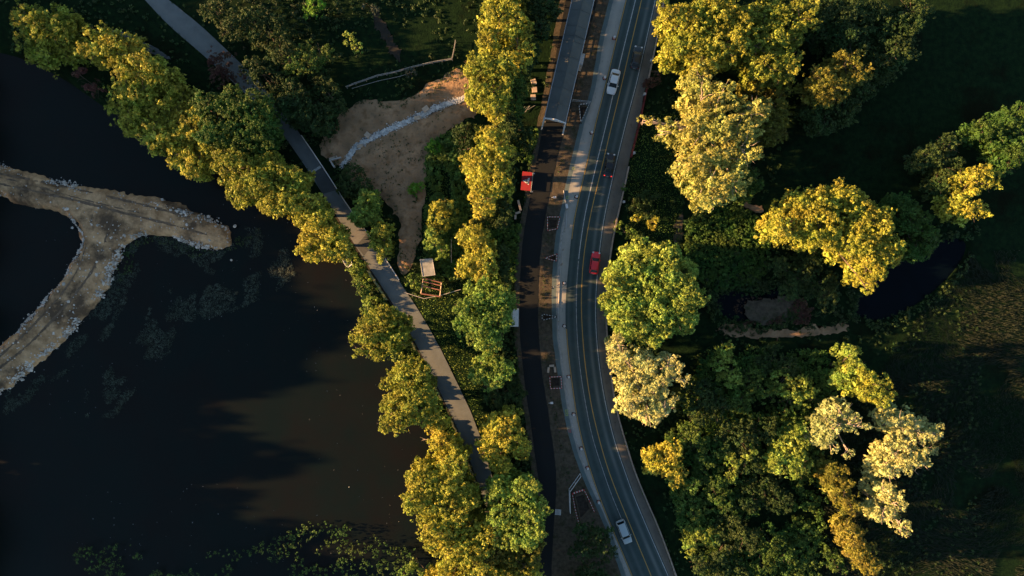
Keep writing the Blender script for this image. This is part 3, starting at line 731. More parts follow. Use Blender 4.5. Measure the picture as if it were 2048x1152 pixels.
 ("deep green tree under the lower left of the wide golden one", [(1600,545,40),(1640,570,38),(1580,580,30),(1660,600,26),(1560,530,26),(1620,520,30)], 'D', 7, dict(gap=.2)),
 ("golden tree beside the dark upper end of the pond", [(1935,370,34),(1960,350,28),(1920,410,30),(1950,420,26),(1980,360,24)], 'Y', 11, dict(gap=.36)),
 ("dim dark green tree left of the golden one at the pond's upper end", [(1890,330,34),(1860,310,24),(1900,290,28),(1885,370,28),(1840,330,18)], 'D', 8, dict(gap=.4)),
 ("deep green tree against the right edge of the photo, above the golden one", [(2000,265,38),(2035,240,36),(2020,310,38),(1965,260,26),(2045,300,30)], 'G', 10, dict(gap=.25)),
 ("big round green tree with gilded top touching the road beside the red car", [(1300,570,64),(1245,555,42),(1275,520,42),(1330,525,44),(1350,570,52),(1250,610,46),(1300,630,56),(1350,625,48),(1222,568,15),(1385,590,30),(1310,665,34),(1265,655,34),(1370,645,26,-2),(1370,545,30,-2)], 'L', 13, dict(gap=.04, dens=3.8, rough=.14)),
 ("star-shaped yellow sapling above the big round tree, left one by the road wall", [(1275,437,13)], 'Y', 5, dict(name='sapling', gap=.3)),
 ("star-shaped yellow sapling above the big round tree, right one", [(1305,443,17)], 'Y', 5.5, dict(name='sapling', gap=.3)),
 ("low yellow sapling on the road wall, just above the big round tree", [(1242,457,12),(1262,468,12)], 'L', 4, dict(name='sapling', gap=.3)),
 ("dark green shrub patch between the road and the saplings", [(1290,400,22),(1270,415,18),(1300,425,18),(1315,395,12)], 'D', 3, dict(name='shrub', cat='shrub', gap=.3)),
 ("pale silvery tree touching the road below the big round tree", [(1250,720,32),(1290,730,40),(1330,755,34),(1270,770,36),(1310,790,40),(1265,810,28),(1235,690,22),(1345,730,22),(1300,835,22),(1330,820,24),(1370,760,14)], 'P', 13, dict(gap=.38)),
 # dim wood, lower right
 ("bright yellow tree at the left rim of the dim wood, beside the dark ditch", [(1325,925,34),(1350,905,24),(1305,915,18),(1350,950,24)], 'Y', 8, dict(gap=.25)),
 ("green tree under the lower rim of the pale silvery roadside tree", [(1380,870,32),(1350,880,22),(1400,895,24)], 'G', 7, dict()),
 ("yellow-topped tree on the upper rim of the dim wood", [(1450,700,20),(1445,730,26,-1),(1465,750,28,-1)], 'L', 7.5, dict(gap=.35)),
 ("dark green tree at the upper left corner of the dim wood", [(1400,790,40),(1430,820,34),(1395,830,26)], 'D', 7, dict()),
 ("blue-green tree in the upper middle of the dim wood, right of its yellow-topped one", [(1500,760,40),(1480,800,34),(1530,780,32)], 'G', 6.5, dict()),
 ("yellow-green tree on the right of the dim wood's upper rim", [(1600,775,32),(1580,800,28),(1620,800,18),(1560,760,24,-2)], 'L', 7.5, dict(gap=.35)),
 ("deep green tree at the top of the dim wood, below the dirt bank", [(1545,720,34),(1580,735,26),(1520,735,22)], 'D', 6, dict()),
 ("yellow and green tree at the dim wood's right rim, golden lower half", [(1580,900,40),(1600,930,30),(1560,930,28),(1600,870,26,-1)], 'L', 8, dict(gap=.3)),
 ("broad dark green tree in the very middle of the dim wood", [(1480,880,44),(1520,860,38),(1500,920,38),(1450,860,28)], 'D', 7, dict()),
 ("small yellow-green tree right of the middle of the dim wood", [(1465,925,20),(1460,950,18),(1500,905,18)], 'L', 6.5, dict(gap=.35)),
 ("green tree left of the small yellow-green one in the dim wood", [(1410,940,36),(1430,980,32),(1390,970,24)], 'G', 6.5, dict()),
 ("feathery blue-green tree at the left rim of the dim wood, beside the ditch", [(1380,1000,28),(1365,980,20),(1390,1030,20)], 'G', 5, dict()),
 ("dark green tree below the broad middle one in the dim wood", [(1530,970,42),(1560,1000,34),(1500,1000,32)], 'D', 6.5, dict()),
 ("yellow-edged tree low on the left rim of the dim wood", [(1390,1080,28),(1375,1100,20),(1420,1070,28,-1)], 'L', 6, dict(gap=.4)),
 ("deep green tree in the lower middle of the dim wood", [(1460,1050,42),(1490,1080,32),(1440,1100,34)], 'D', 6.5, dict()),
 ("green tree at the bottom right corner of the dim wood", [(1540,1080,40),(1570,1110,30),(1520,1130,34)], 'G', 6, dict()),
 ("dark tree on the bottom edge of the dim wood", [(1430,1140,30),(1470,1140,30),(1400,1130,24)], 'D', 6, dict()),
 ("green tree between the ditch and the middle of the dim wood", [(1440,900,20),(1450,1000,26,-1),(1410,910,20)], 'G', 6, dict()),
 # right cluster
 ("two-tone small tree with a golden top, uppermost of the group by the dark meadow", [(1705,705,18),(1715,735,22),(1690,760,24,-2)], 'L', 10, dict(gap=.3)),
 ("bright golden tree beside the dark meadow, right of the two-tone small one", [(1755,770,28),(1735,750,18),(1770,795,22),(1735,785,20)], 'Y', 13, dict(gap=.24)),
 ("pale silvery tree left of the group's dark gap, by the dim wood", [(1690,830,30),(1665,855,24),(1705,850,26),(1660,890,22),(1695,905,14),(1725,855,18)], 'P', 13, dict(gap=.54)),
 ("wispy silvery tree reaching furthest right into the dark meadow", [(1800,845,30),(1840,860,30),(1870,865,22,-1),(1820,900,30),(1860,900,16,-2)], 'P', 12, dict(gap=.54)),
 ("pale silvery tree with a bright rim, middle right of the group", [(1790,915,28),(1820,930,28),(1845,925,22),(1780,945,24)], 'P', 12, dict(gap=.54)),
 ("silvery tree hanging lowest in the group by the dark meadow", [(1770,985,26),(1795,1005,26),(1765,1030,22),(1800,1045,22),(1810,1070,12)], 'P', 11, dict(gap=.54)),
 ("amber tree left of the lowest silvery one", [(1675,950,28),(1690,985,28),(1705,1015,22)], 'O', 10, dict(gap=.34)),
 ("amber tree low in the right group, near the bottom edge", [(1710,1080,30),(1725,1110,30),(1745,1135,22),(1700,1060,20)], 'O', 10, dict(gap=.34)),
 ("small dim green tree left of the low amber one", [(1670,1125,22),(1660,1105,16),(1685,1140,16)], 'G', 5, dict()),
 # dim top middle
 ("dark green tree with faint lit leaves in the shade left of the wooden fence", [(615,115,38),(585,125,28),(640,105,26)], 'G', 7, dict(gap=.4)),
 ("small green tree cut by the top edge, in the shaded grove", [(625,15,26),(640,0,22)], 'X', 5, dict(gap=.3)),
 ("small yellow-green tree alone in the shaded grove", [(700,78,18),(712,95,12)], 'L', 5.5, dict(gap=.4)),
 ("dark green tree beside the lane where it comes out from under the trees", [(600,220,42),(640,240,32),(580,190,36)], 'D', 8, dict(gap=.2)),
 ("dark green tree at the lower end of the wooden fence", [(660,190,34),(640,165,30),(675,215,22)], 'D', 6, dict(gap=.25)),
 ("dark tree in the shade between the lane and the grove, near the top", [(540,60,46),(500,40,38),(560,100,34)], 'D', 7, dict(gap=.3)),
 ("dark green tree overhanging the lane, beside the faint purple bush", [(520,150,36),(555,165,32),(500,130,24)], 'D', 7, dict(gap=.3)),
 ("dark tree right of the lane at the very top edge", [(430,20,34),(460,50,32)], 'D', 7, dict(gap=.3)),
 ("dark tree at the top between the meadow and the sheet roof", [(1100,5,22),(1082,50,18),(1075,0,26),(1080,-45,24),(1072,30,22)], 'D', 10, dict(gap=.1)),  # height and outer lobes added to shade the bridge roof
]
for (lab, lobes, kind, h, opt) in T:
    tree(lab, lobes, kind, h, **opt)
B = [
 ("leafless red-brown bush over dark water, left of the shore row", [(160,150,18),(178,168,22),(195,180,18)], 'B', 6, dict(gap=.5)),
 ("faint purple-brown bush beside the lane near the top", [(420,115,22),(450,125,26),(435,150,24),(480,160,20)], 'B', 4, dict(gap=.5)),
 ("small pale tuft bush on the wooden fence line", [(820,145,12)], 'W', 2.5, dict(gap=.2)),
 ("pinkish grey dry bush right of the road, below the thin footpath", [(1300,165,15),(1312,158,12)], 'B', 3, dict(gap=.45)),
 ("grey-green dry bush near the top edge in the shaded grove", [(740,14,16)], 'W', 3, dict(gap=.4)),
 ("green bush beside the road wall, right of the white utility box", [(1248,375,8)], 'G', 2, dict()),
 ("green ferny bush on the shore right of the white boat", [(712,545,15),(700,535,12),(722,530,12)], 'L', 2.6, dict(gap=.2)),
 ("green ferny bush on the shore beside the upper end of the mossy wall", [(728,575,18),(715,565,12)], 'G', 2.6, dict(gap=.2)),
 ("low bush on the shore under the tip of the first golden tree below the wall", [(745,605,17),(735,620,12)], 'L', 2.6, dict(gap=.3)),
 ("yellow-lit bush over the lake on the bottom edge, nearest the big golden trees", [(820,1130,16),(850,1140,18),(805,1145,14)], 'L', 5, dict(gap=.5)),
]
for (lab, lobes, kind, h, opt) in B:
    tree(lab, lobes, kind, h, name='bush', cat='bush', leaf=.15, clump=(.2, .45), dens=2.4, **opt)

# tall trees beyond the left edge: they shade the lake and the causeway
src = None
for i, (x, y, s, rz) in enumerate([(-123, 52, .85, 0), (-121, 42, .9, 1), (-123, 32, 1.15, 2), (-121, 22, 1.1, 3), (-122, 14, .92, 4), (-121, 8, .93, 5), (-125, 0, .98, 2.2), (-124, -9, 1.1, .6), (-124, -17, 1.0, 1.6),
 (-121, -25, .75, 3.3), (-124, -34, .95, 4.1), (-121, -43, .78, 5.1), (-122, -52, 1.0, .3), (-124, -61, 1.2, 1.3), (-136, 46, .9, 2.3), (-137, 30, 1.25, 3.6), (-138, -12, 1.1, 3.1), (-122, 62, .85, 4.6)]):
    lab = 'tall leafy tree on the far shore beyond the left edge'
    if src is None:
        src = tree(lab, [(1024, 576, 62), (985, 560, 46, -3), (1060, 600, 46, -2), (1030, 530, 46, -4), (1010, 625, 42, -5), (975, 600, 44, -8), (1065, 550, 44, -8)], 'G', 19,
                   group='tall trees beyond the left edge', gap=.0, leaf=.34, dens=1.3, clump=(.3, .8))
        o = src
    else:
        o = src.copy(); COL.objects.link(o)
        for ch in list(src.children):
            c = ch.copy(); COL.objects.link(c); c.parent = o
    o.location = (x, y, 0); o.scale = (s, s, s); o.rotation_euler = (0, 0, rz)

# ------------------------------------------------------------------ ground cover
def inpoly(pl, x, y): return sdf(pl, x, y) < 0
def on_hard(x, y, pad=0.0):
    py = 576 - y * 10; px = 1024 + x * 10
    a = (px > np.interp(py, ys, kL) - 8 - pad) & (px < np.interp(py, ys, mO) + 4 + pad)
    b = (px > np.interp(py, ys2, pL) - 2) & (px < np.interp(py, ys2, pR) + 3)
    return a | b
def scatter(name, n, m, box, test, cr=(0.2, 0.45), k=14, leaf=0.16, z=0.0, seed=1, up=0.6, long=1.0, zr=0.15, zfun=None):
    r = np.random.default_rng(seed)
    x = r.uniform(box[0], box[2], n); y = r.uniform(box[1], box[3], n)
    kp = test(x, y); x, y = x[kp], y[kp]
    zz = (zfun(x, y) if zfun is not None else ground_z(x, y)) + z + r.uniform(0, zr, len(x))
    C = np.stack([x, y, zz], 1)
    V, F, a = leaves(C, r.uniform(cr[0], cr[1], len(C)), k, leaf, up=up, seed=seed + 3, long=long)
    o = link(name, np_mesh(V, F, attr=a), m); o["kind"] = 'stuff'
    return o
land = lambda x, y: (~inpoly(lake, x, y)) & (~inpoly(pond, x, y)) & (~inpoly(creekpond, x, y))
def t_under(x, y):
    wv = wav(x, y, 0.35, o=2) + 0.5 * wav(x, y, 1.2, o=9)
    py = 576 - y * 10; px = 1024 + x * 10
    field = (px > 1700) & (py < 300) | (px > 1960) | ((px > 1560) & (py > 250) & (py < 400)) | ((px > 1260) & (px < 1345) & (py > 250) & (py < 390))
    lawn = (px > 830) & (px < 960) & (py > 590) & (py < 800)
    return land(x, y) & ~on_hard(x, y) & ~inpoly(dl, x, y) & (wv > -0.25) & ~field & ~lawn
scatter('undergrowth', 17000, LM['D'], (-104, -59, 104, 59), t_under, cr=(.2, .55), k=14, leaf=.19, seed=11, zr=.3)
# lusher strips
def t_strip(x, y):
    py = 576 - y * 10; px = 1024 + x * 10
    return (px > 850) & (px < np.interp(py, ys, kL) - 9) & (py > 255) & (py < 560) & ~inpoly(dl, x, y) & (wav(x, y, 0.5, o=3) > -0.7) & ~((px > 1022) & (py > 325) & (py < 450))
scatter('lush_undergrowth', 5200, LM['G'], (-18, 0, 6, 33), t_strip, cr=(.25, .7), k=16, leaf=.2, seed=12, zr=.9)
def t_strip2(x, y):
    py = 576 - y * 10; px = 1024 + x * 10
    return (px > np.interp(py, ys, kL) - 75) & (px < np.interp(py, ys, kL) - 9) & (py > 560) & (wav(x, y, 0.5, o=3) > -0.9) & (px > np.interp(py, ys2, pR) + 25)
scatter('hedge_growth', 3000, LM['D'], (-12, -58, 8, 2), t_strip2, cr=(.25, .6), k=16, leaf=.2, seed=13, zr=.8)
# shore plants
def t_shore(x, y):
    s = sdf(lake, x, y); py = 576 - y * 10; px = 1024 + x * 10
    return (s > -0.6) & (px < np.interp(py, ys2, pL) - 8) & (py > 505) & (py < 1000)
scatter('shore_plants', 3400, LM['L'], (-38, -45, 0, 8), t_shore, cr=(.25, .5), k=16, leaf=.16, seed=14, zr=.5)
# marsh bed right of the road
def t_marsh(x, y):
    pl = W2(smooth_poly([(1380, 430), (1420, 405), (1480, 412), (1525, 440), (1540, 490), (1530, 560), (1480, 575), (1420, 585), (1375, 540), (1365, 480)], 1))
    return inpoly(pl, x, y)
scatter('marsh_plants', 5200, LM['G'], (33, -2, 53, 19), t_marsh, cr=(.2, .42), k=14, leaf=.14, seed=15, zr=.9)
def t_wood(x, y):
    pl = W2([(1345, 880), (1370, 790), (1400, 700), (1500, 690), (1640, 700), (1660, 800), (1640, 900), (1640, 1010), (1620, 1200), (1420, 1200), (1350, 1040), (1330, 960)])
    return inpoly(pl, x, y) & (wav(x, y, .3, o=11) + .5 * wav(x, y, 1.0, o=1) > -.55)
scatter('wood_understory', 9000, LM['G'], (30, -62, 64, -11), t_wood, cr=(.25, .7), k=14, leaf=.19, seed=33, zr=3.6)
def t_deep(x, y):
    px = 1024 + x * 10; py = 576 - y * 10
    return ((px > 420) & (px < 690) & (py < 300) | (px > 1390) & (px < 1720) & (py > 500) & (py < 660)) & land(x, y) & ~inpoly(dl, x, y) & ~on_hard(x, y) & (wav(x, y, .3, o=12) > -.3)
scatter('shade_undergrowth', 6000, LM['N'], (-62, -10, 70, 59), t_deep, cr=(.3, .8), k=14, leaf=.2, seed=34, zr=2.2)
def t_pe(x, y):
    s1 = sdf(pond, x, y); s2 = sdf(creekpond, x, y)
    return ((np.abs(s1 - .3) < .9 + .5 * wav(x, y, .8)) & (wav(x, y, .5, o=2) > -.3)) | ((s2 > -1.5) & (s2 < 2.0))
scatter('pond_edge_plants', 5200, LM['D'], (35, -12, 94, 12), t_pe, cr=(.2, .5), k=12, leaf=.16, seed=31, zr=.7)
def t_reed(x, y):
    px = 1024 + x * 10; py = 576 - y * 10
    return (py > 596) & (py < 648) & (px > 1470) & (px < 1625) & (wav(x, y, .8, o=6) > -.2)
scatter('brown_reeds', 1600, LM['B'], (44, -8, 61, -1), t_reed, cr=(.15, .4), k=10, leaf=.16, seed=32, zr=.8)
# verge grass between path and shoulder
def t_verge(x, y):
    py = 576 - y * 10; px = 1024 + x * 10
    c = np.interp(py, ys, kR) * .52 + np.interp(py, ys, bL) * .48 - 2
    return (np.abs(px - c) < 4.5 + 2.5 * wav(x, y, 1.0)) & (wav(x * 0, y, .7, o=7) + .4 * wav(x, y, 1.5) > -0.15) & (py > 285)
scatter('verge_grass', 5200, LM['D'], (4, -57, 22, 30), t_verge, cr=(.06, .2), k=9, leaf=.09, z=.05, seed=16, zr=.04, zfun=lambda x, y: x * 0)
def t_verge2(x, y):
    py = 576 - y * 10; px = 1024 + x * 10
    c = np.interp(py, ys, kL) - 10
    return (np.abs(px - c) < 3.5 + 2 * wav(x, y, .8)) & (py > 260)
scatter('verge_grass', 2600, LM['D'], (1, -57, 8, 32), t_verge2, cr=(.06, .22), k=9, leaf=.1, z=.05, seed=17, zr=.05, zfun=lambda x, y: x * 0)
# water weed beside the causeway and over the lake
def weedband(x, y):
    px = 1024 + x * 10; py = 576 - y * 10
    d = sdf(cw, x, y)
    lin = np.abs(d - 4.0 - 1.4 * wav(x, y, .25)) < 0.7 + 0.8 * wav(x, y, .6, o=4)
    near = (d < 3.2) & (wav(x, y, .5, o=6) > .1)
    arc = (np.abs(d - 13 - 2 * wav(x, y, .12)) < 3.2) & (wav(x, y, .4, o=3) + .6 * wav(x, y, 1.1, o=8) > -.05)
    side = (py > 455) & (px < 600) & (py > 455 + (px < 250) * (760 - px * 1.2 - 455)) & inpoly(lake, x, y) & (d > 0.2)
    return side & (lin | near | arc)
scatter('water_weed', 20000, LM['W'], (-102, -26, -42, 14), weedband, cr=(.25, .7), k=9, leaf=.085, seed=18, up=1.5, zr=.02, zfun=lambda x, y: x * 0 - 0.76)
def t_lw(x, y):
    d = sdf(cw, x, y); px = 1024 + x * 10; py = 576 - y * 10
    return (d > .1) & (d < 3 + 2.2 * wav(x, y, .3)) & (py > 470) & inpoly(lake, x, y) & (px + py > 640) & ((px > 230) | (py > 900 - px * 1.05))
scatter('green_weed', 9000, LM['D'], (-102, -30, -50, 12), t_lw, cr=(.12, .35), k=7, leaf=.12, seed=19, up=1.2, zr=.03, zfun=lambda x, y: x * 0 - 0.76)
scatter('floating_debris', 420, M['linewhite'], (-95, -56, -15, 20), lambda x, y: inpoly(lake, x, y) & (sdf(cw, x, y) > 1) & (wav(x, y, .1, o=2) > -.2), cr=(.02, .05), k=1, leaf=.07, seed=20, up=2, zr=.01, zfun=lambda x, y: x * 0 - 0.73)
# lily tufts, bottom left
def t_lily(x, y):
    px = 1024 + x * 10; py = 576 - y * 10
    return (py > 1095 - 40 * np.exp(-((px - 640) / 130) ** 2) - 10 * wav(x, y, .2)) & (px > 150) & (px < 830) & inpoly(lake, x, y) & (wav(x, y, .8, o=5) + .6 * wav(x, y, .25, o=1) > -.1)
scatter('water_lilies', 1900, LM['G'], (-90, -58, -18, -46), t_lily, cr=(.15, .5), k=10, leaf=.13, seed=21, up=.6, zr=1.6, zfun=lambda x, y: x * 0 - 0.3)
# tall grass in the meadow, lower right
def t_mead(x, y):
    px = 1024 + x * 10; py = 576 - y * 10
    return (px > 1640) & (py > 500) & land(x, y) & (px > 2290 - py * 0.75 - 60 * wav(x, y, .1)) | ((px > 1850) & (py > 640))
def meadow():
    r = np.random.default_rng(5); n = 26000
    x = r.uniform(60, 104, n); y = r.uniform(-59, 8, n)
    kp = t_mead(x, y) & (wav(x, y, .4, o=4) > -.5); x, y = x[kp], y[kp]; n = len(x)
    a = wav(x, y, .12, o=5) * 2.5 + r.normal(0, .5, n); L = r.uniform(.5, 1.3, n)
    w_ = .035
    dx, dy = np.cos(a), np.sin(a)
    z0 = ground_z(x, y)
    b0 = np.stack([x - dy * w_, y + dx * w_, z0], 1); b1 = np.stack([x + dy * w_, y - dx * w_, z0], 1)
    m0 = np.stack([x + dx * L * .5 + dy * w_, y + dy * L * .5 - dx * w_, z0 + .5 * L], 1); m1 = np.stack([x + dx * L * .5 - dy * w_, y + dy * L * .5 + dx * w_, z0 + .5 * L], 1)
    t0 = np.stack([x + dx * L * 1.1, y + dy * L * 1.1, z0 + .5 * L], 1)
    t1 = t0 + np.array([0.01, 0.01, 0])
    V = np.stack([b0, b1, m0, m1, t0, t1], 1).reshape(-1, 3)
    i = np.arange(n)[:, None] * 6
    F = np.concatenate([i + np.array([0, 1, 2, 3]), i + np.array([3, 2, 4, 5])])
    o = link('meadow_grass', np_mesh(V, F, attr=np.repeat(r.uniform(0, 1, n), 6)), leaf_mat('darkened_grass', (0.003, 0.009, 0.003), (0.009, 0.017, 0.006), .15)); o["kind"] = 'stuff'  # grass colour darkened to stand in for missing tree shade
meadow()
def lawn():
    r = np.random.default_rng(6); n = 60000
    x = r.uniform(-22, 50, n); y = r.uniform(-35, 35, n); px = 1024 + x * 10; py = 576 - y * 10
    kp = land(x, y) & ~on_hard(x, y) & ~inpoly(dl, x, y) & (((px > 830) & (px < 965) & (py > 560) & (py < 900)) | ((px > 1255) & (px < 1365) & (py > 190) & (py < 500)) | ((px > 840) & (px < 930) & (py > 280)&(py<580)))
    x, y = x[kp], y[kp]; n = len(x)
    a = r.uniform(0, 6.28, n); L = r.uniform(.10, .28, n); w_ = .04; z0 = ground_z(x, y)
    dx, dy = np.cos(a), np.sin(a)
    V = np.stack([np.stack([x - dy * w_, y + dx * w_, z0], 1), np.stack([x + dy * w_, y - dx * w_, z0], 1), np.stack([x + dx * L + dy * .01, y + dy * L, z0 + L], 1), np.stack([x + dx * L - dy * .01, y + dy * L, z0 + L], 1)], 1).reshape(-1, 3)
    o = link('lawn_grass', np_mesh(V, np.arange(len(V)).reshape(-1, 4), attr=np.repeat(r.uniform(0, 1, n), 4)), LM['L']); o["kind"] = 'stuff'
lawn()

def t_lot(x, y):
    return inpoly(dl, x, y) & (sdf(dl, x, y) > -1.3 - .9 * wav(x, y, .5, o=2)) & (wav(x, y, 1.1, o=4) > -.1)
scatter('dirt_weeds', 5200, LM['D'], (-40, 1, -6, 45), t_lot, cr=(.1, .35), k=10, leaf=.11, seed=41, zr=.1, z=.05, zfun=lambda x, y: dlz(x, y, sdf(dl, x, y)))
def t_lot2(x, y): return inpoly(dl, x, y) & (wav(x, y, .35, o=14) + wav(x, y, 1.3, o=4) > .75)
scatter('dirt_weeds', 2600, LM['D'], (-40, 1, -6, 45), t_lot2, cr=(.08, .25), k=8, leaf=.09, seed=42, zr=.05, z=.03, zfun=lambda x, y: dlz(x, y, sdf(dl, x, y)))
# leaf litter and grass creeping over the pavings
def t_edge(x, y):
    py = 576 - y * 10; px = 1024 + x * 10
    e = np.minimum(np.abs(px - np.interp(py, ys2, pL)), np.abs(px - np.interp(py, ys2, pR) - 1))
    return (e < 2.2 + 1.6 * wav(x, y, .6)) & (wav(x, y, .35, o=8) > -.3)
scatter('edge_grass', 26000, LM['D'], (-75, -58, 5, 58), t_edge, cr=(.06, .18), k=7, leaf=.08, seed=43, zr=.03, z=.1)
def t_edge2(x, y):
    py = 576 - y * 10; px = 1024 + x * 10
    return (np.abs(px - np.interp(py, ys, mO) - 2) < 2.5 + 2 * wav(x, y, .6)) & (wav(x, y, .5, o=8) > -.1)
scatter('edge_grass', 12000, LM['G'], (18, -58, 33, 58), t_edge2, cr=(.08, .25), k=8, leaf=.1, seed=44, zr=.3, z=.1)
# ------------------------------------------------------------------ rocks
def rock_mesh(r, n=1):
    bm = bmesh.new(); bmesh.ops.create_icosphere(bm, subdivisions=1, radius=1)
    for v in bm.verts: v.co *= r.uniform(.72, 1.12)
    me = bpy.data.meshes.new('rock'); bm.to_mesh(me); bm.free(); me.materials.append(M['stone']); return me
rr = random.Random(3)
_bm = bmesh.new(); bmesh.ops.create_icosphere(_bm, subdivisions=1, radius=1)
ICO_V = np.array([v.co[:] for v in _bm.verts]); ICO_F = np.array([[v.index for v in f.verts] for f in _bm.faces]); _bm.free()
def rocks(name, P3, S, m, seed=0):
    r = np.random.default_rng(seed); n = len(P3)
    V = ICO_V[None] * r.uniform(.7, 1.15, (n, len(ICO_V), 1)) * S[:, None, None] * r.uniform(.6, 1.1, (n, 1, 3))
    a = r.uniform(0, 6.28, n); c, s = np.cos(a)[:, None], np.sin(a)[:, None]
    V = np.stack([V[..., 0] * c - V[..., 1] * s, V[..., 0] * s + V[..., 1] * c, V[..., 2]], -1) + P3[:, None]
    F = (ICO_F[None] + (np.arange(n) * len(ICO_V))[:, None, None]).reshape(-1, 3)
    o = link(name, np_mesh(V.reshape(-1, 3), F), m); o["kind"] = 'stuff'; return o
def riprap():
    r = np.random.default_rng(8); n = 90000
    x = r.uniform(-103, -53, n); y = r.uniform(-28, 27, n)
    d = sdf(cw, x, y) + .4 * wav(x, y, .5)
    pr = np.exp(-((d + .55) / .50) ** 2) + 0.020 * (d < 0)
    pr = pr * np.clip((-55.5 - x) / 4, .08, 1)
    px = 1024 + x * 10; py = 576 - y * 10
    inner = ((px > 150) & (py > 400) & (px < 420)) | (py > 520)
    pr = pr * np.where(inner, 1.0, 0.45 + .3 * wav(x, y, .3))
    kp = (r.uniform(0, 1, n) < pr * .85); x, y, d = x[kp], y[kp], d[kp]
    z = cwz(x, y, np.minimum(d, 0)) + .02
    z = np.maximum(z, -.85)
    rocks('riprap', np.stack([x, y, z], 1), r.uniform(.08, .21, len(x)) * (1 + .9 * r.uniform(0, 1, len(x)) ** 8) * (1 + .9 * (r.uniform(0, 1, len(x)) > .95)), M['stone'], 4)
riprap()
def clods():
    r = np.random.default_rng(21); n = 9000
    x = r.uniform(-40, -6, n); y = r.uniform(1, 45, n)
    kp = (sdf(dl, x, y) < -.3) & (wav(x, y, .6, o=9) > -.2) & (r.uniform(0, 1, n) < .7); x, y = x[kp], y[kp]
    z = dlz(x, y, sdf(dl, x, y)) + .01
    rocks('dirt_clods', np.stack([x, y, z], 1), r.uniform(.03, .10, len(x)) * (1 + (r.uniform(0, 1, len(x)) > .97)), M['dirt'], 22)
clods()
rc = np.random.default_rng(9)
t = rc.uniform(0, 1, 3600); cc = W2(crk); L_ = np.concatenate([[0], np.cumsum(np.hypot(*np.diff(cc, axis=0).T))]); L_ /= L_[-1]
cx = np.interp(t, L_, cc[:, 0]) + rc.normal(0, .22, 3600); cy = np.interp(t, L_, cc[:, 1]) + rc.normal(0, .34, 3600)
M['bluestone'] = mat('blue_grey_stone', (0.30, 0.32, 0.32), 0.9, (0.75, 0.76, 0.74), 1.5, 6)
rocks('creek_stones', np.stack([cx, cy, np.full(3600, .14)], 1), rc.uniform(.06, .18, 3600), M['bluestone'], 5)
BW = [("largest pale boulder on the causeway's lower edge, right below its narrow neck", 199, 589, .55), ("pale boulder at the top edge of the causeway near its tip", 416, 432, .42), ("pale boulder on the tip of the causeway, at its upper corner", 469, 452, .45),
      ("pale boulder in the water off the lower corner of the causeway tip", 460, 520, .35), ("blue-grey boulder on the top edge of the causeway, farthest from the tip", 323, 399, .38), ("pale boulder where the causeway's two arms meet, on the lake-facing bend", 143, 455, .36)]
for lab, px, py, s in BW:
    o = link('boulder', rock_mesh(rr), None); o.scale = (s, s * .8, s * .6); p = P(px, py); o.location = (p.x, p.y, -.25 if 'water' not in lab else -.6); tag(o, lab, 'boulder')

for i, (px, py, wx, wy, rz, lab) in enumerate([(852, 219, 1.25, 1.0, .6, "pale sandstone slab beside the grey creek, nearest the fence end"), (835, 237, 1.2, .75, .1, "pale sandstone slab lying in the grey creek below the topmost slab"),
        (736, 271, 1.1, 1.0, -.7, "pale sandstone slab on the upper bank of the creek, half way down"), (721, 293, 1.1, .65, .1, "pale sandstone slab beside the creek just above the concrete headwall"), (668, 318, 1.7, .75, .3, "long pale slab behind the concrete headwall")]):
    b = MB(); b.box((0, 0, 0), (wx, wy, .35), bevel=.05); o = b.build('stone_slab', M['slab']); p = P(px, py); o.location = (p.x, p.y, .42 if i != 4 else .3); o.rotation_euler = (.08, -.05, rz); tag(o, lab, 'slab')
for i, (px, py, rz, where) in enumerate([(1067.5, 164.5, .3, "northernmost"), (1069, 180, .08, "middle"), (1066.5, 195, .02, "southernmost")]):
    b = MB(); b.box((0, 0, 0), (1.0, 1.1, .3), bevel=.03); o = b.build('paving_slab', M['slab']); p = P(px, py); o.location = (p.x, p.y, .12); o.rotation_euler = (0, 0, rz)
    tag(o, where + " of three square pale slabs left of the sheet roof", 'slab', 'square slabs left of the roof')

# ------------------------------------------------------------------ roofed footbridge
eh, rh = 4.3, 5.2
ax0 = P(1111, 240, 0); 
A_l = P(1089, 235, eh); A_r = P(1131, 245, eh)           # eaves at the open end
dirv = (P(1167, 0, 0) - P(1111, 240, 0)); dirv.z = 0; dirv.normalize()
Lr = 46.0
B_l = A_l + dirv * Lr + Vector((0, 0, 0)); B_r = A_r + dirv * Lr
A_m = (A_l + A_r) / 2 + Vector((0, 0, rh - eh)); B_m = (B_l + B_r) / 2 + Vector((0, 0, rh - eh))
br = empty('covered_footbridge', (A_l.x, A_l.y, 0), 'long covered footbridge with grey sheet roof and white gable frame over the black path', 'bridge')
O = Vector((A_l.x, A_l.y, 0))
def slope(a0, a1, m1, m0, nm):
    me = np_mesh(np.array([(p - O)[:] for p in (a0, a1, m1, m0)] + [((p - O) - Vector((0, 0, .12)))[:] for p in (a0, a1, m1, m0)]),
                 [[0, 1, 2, 3], [7, 6, 5, 4], [0, 4, 5, 1], [1, 5, 6, 2], [2, 6, 7, 3], [3, 7, 4, 0]],
                 uv=[[0, 0], [0, 40], [1, 40], [1, 0]] * 2)
    return link(nm, me, M['roof'], br)
slope(A_l, B_l, B_m, A_m, 'roof_slope'); slope(A_m, B_m, B_r, A_r, 'roof_slope')
b = MB()
side = (A_r - A_l).normalized()
for k in range(1, 15):
    t_ = k / 15 * Lr
    for (a, m_) in ((A_l, A_m), (A_r, A_m)):
        b.tube(a - O + dirv * t_ + Vector((0, 0, .03)), m_ - O + dirv * t_ + Vector((0, 0, .03)), .028, n=4)
b.tube(A_m - O + Vector((0, 0, .04)), B_m - O + Vector((0, 0, .04)), .06, n=6)
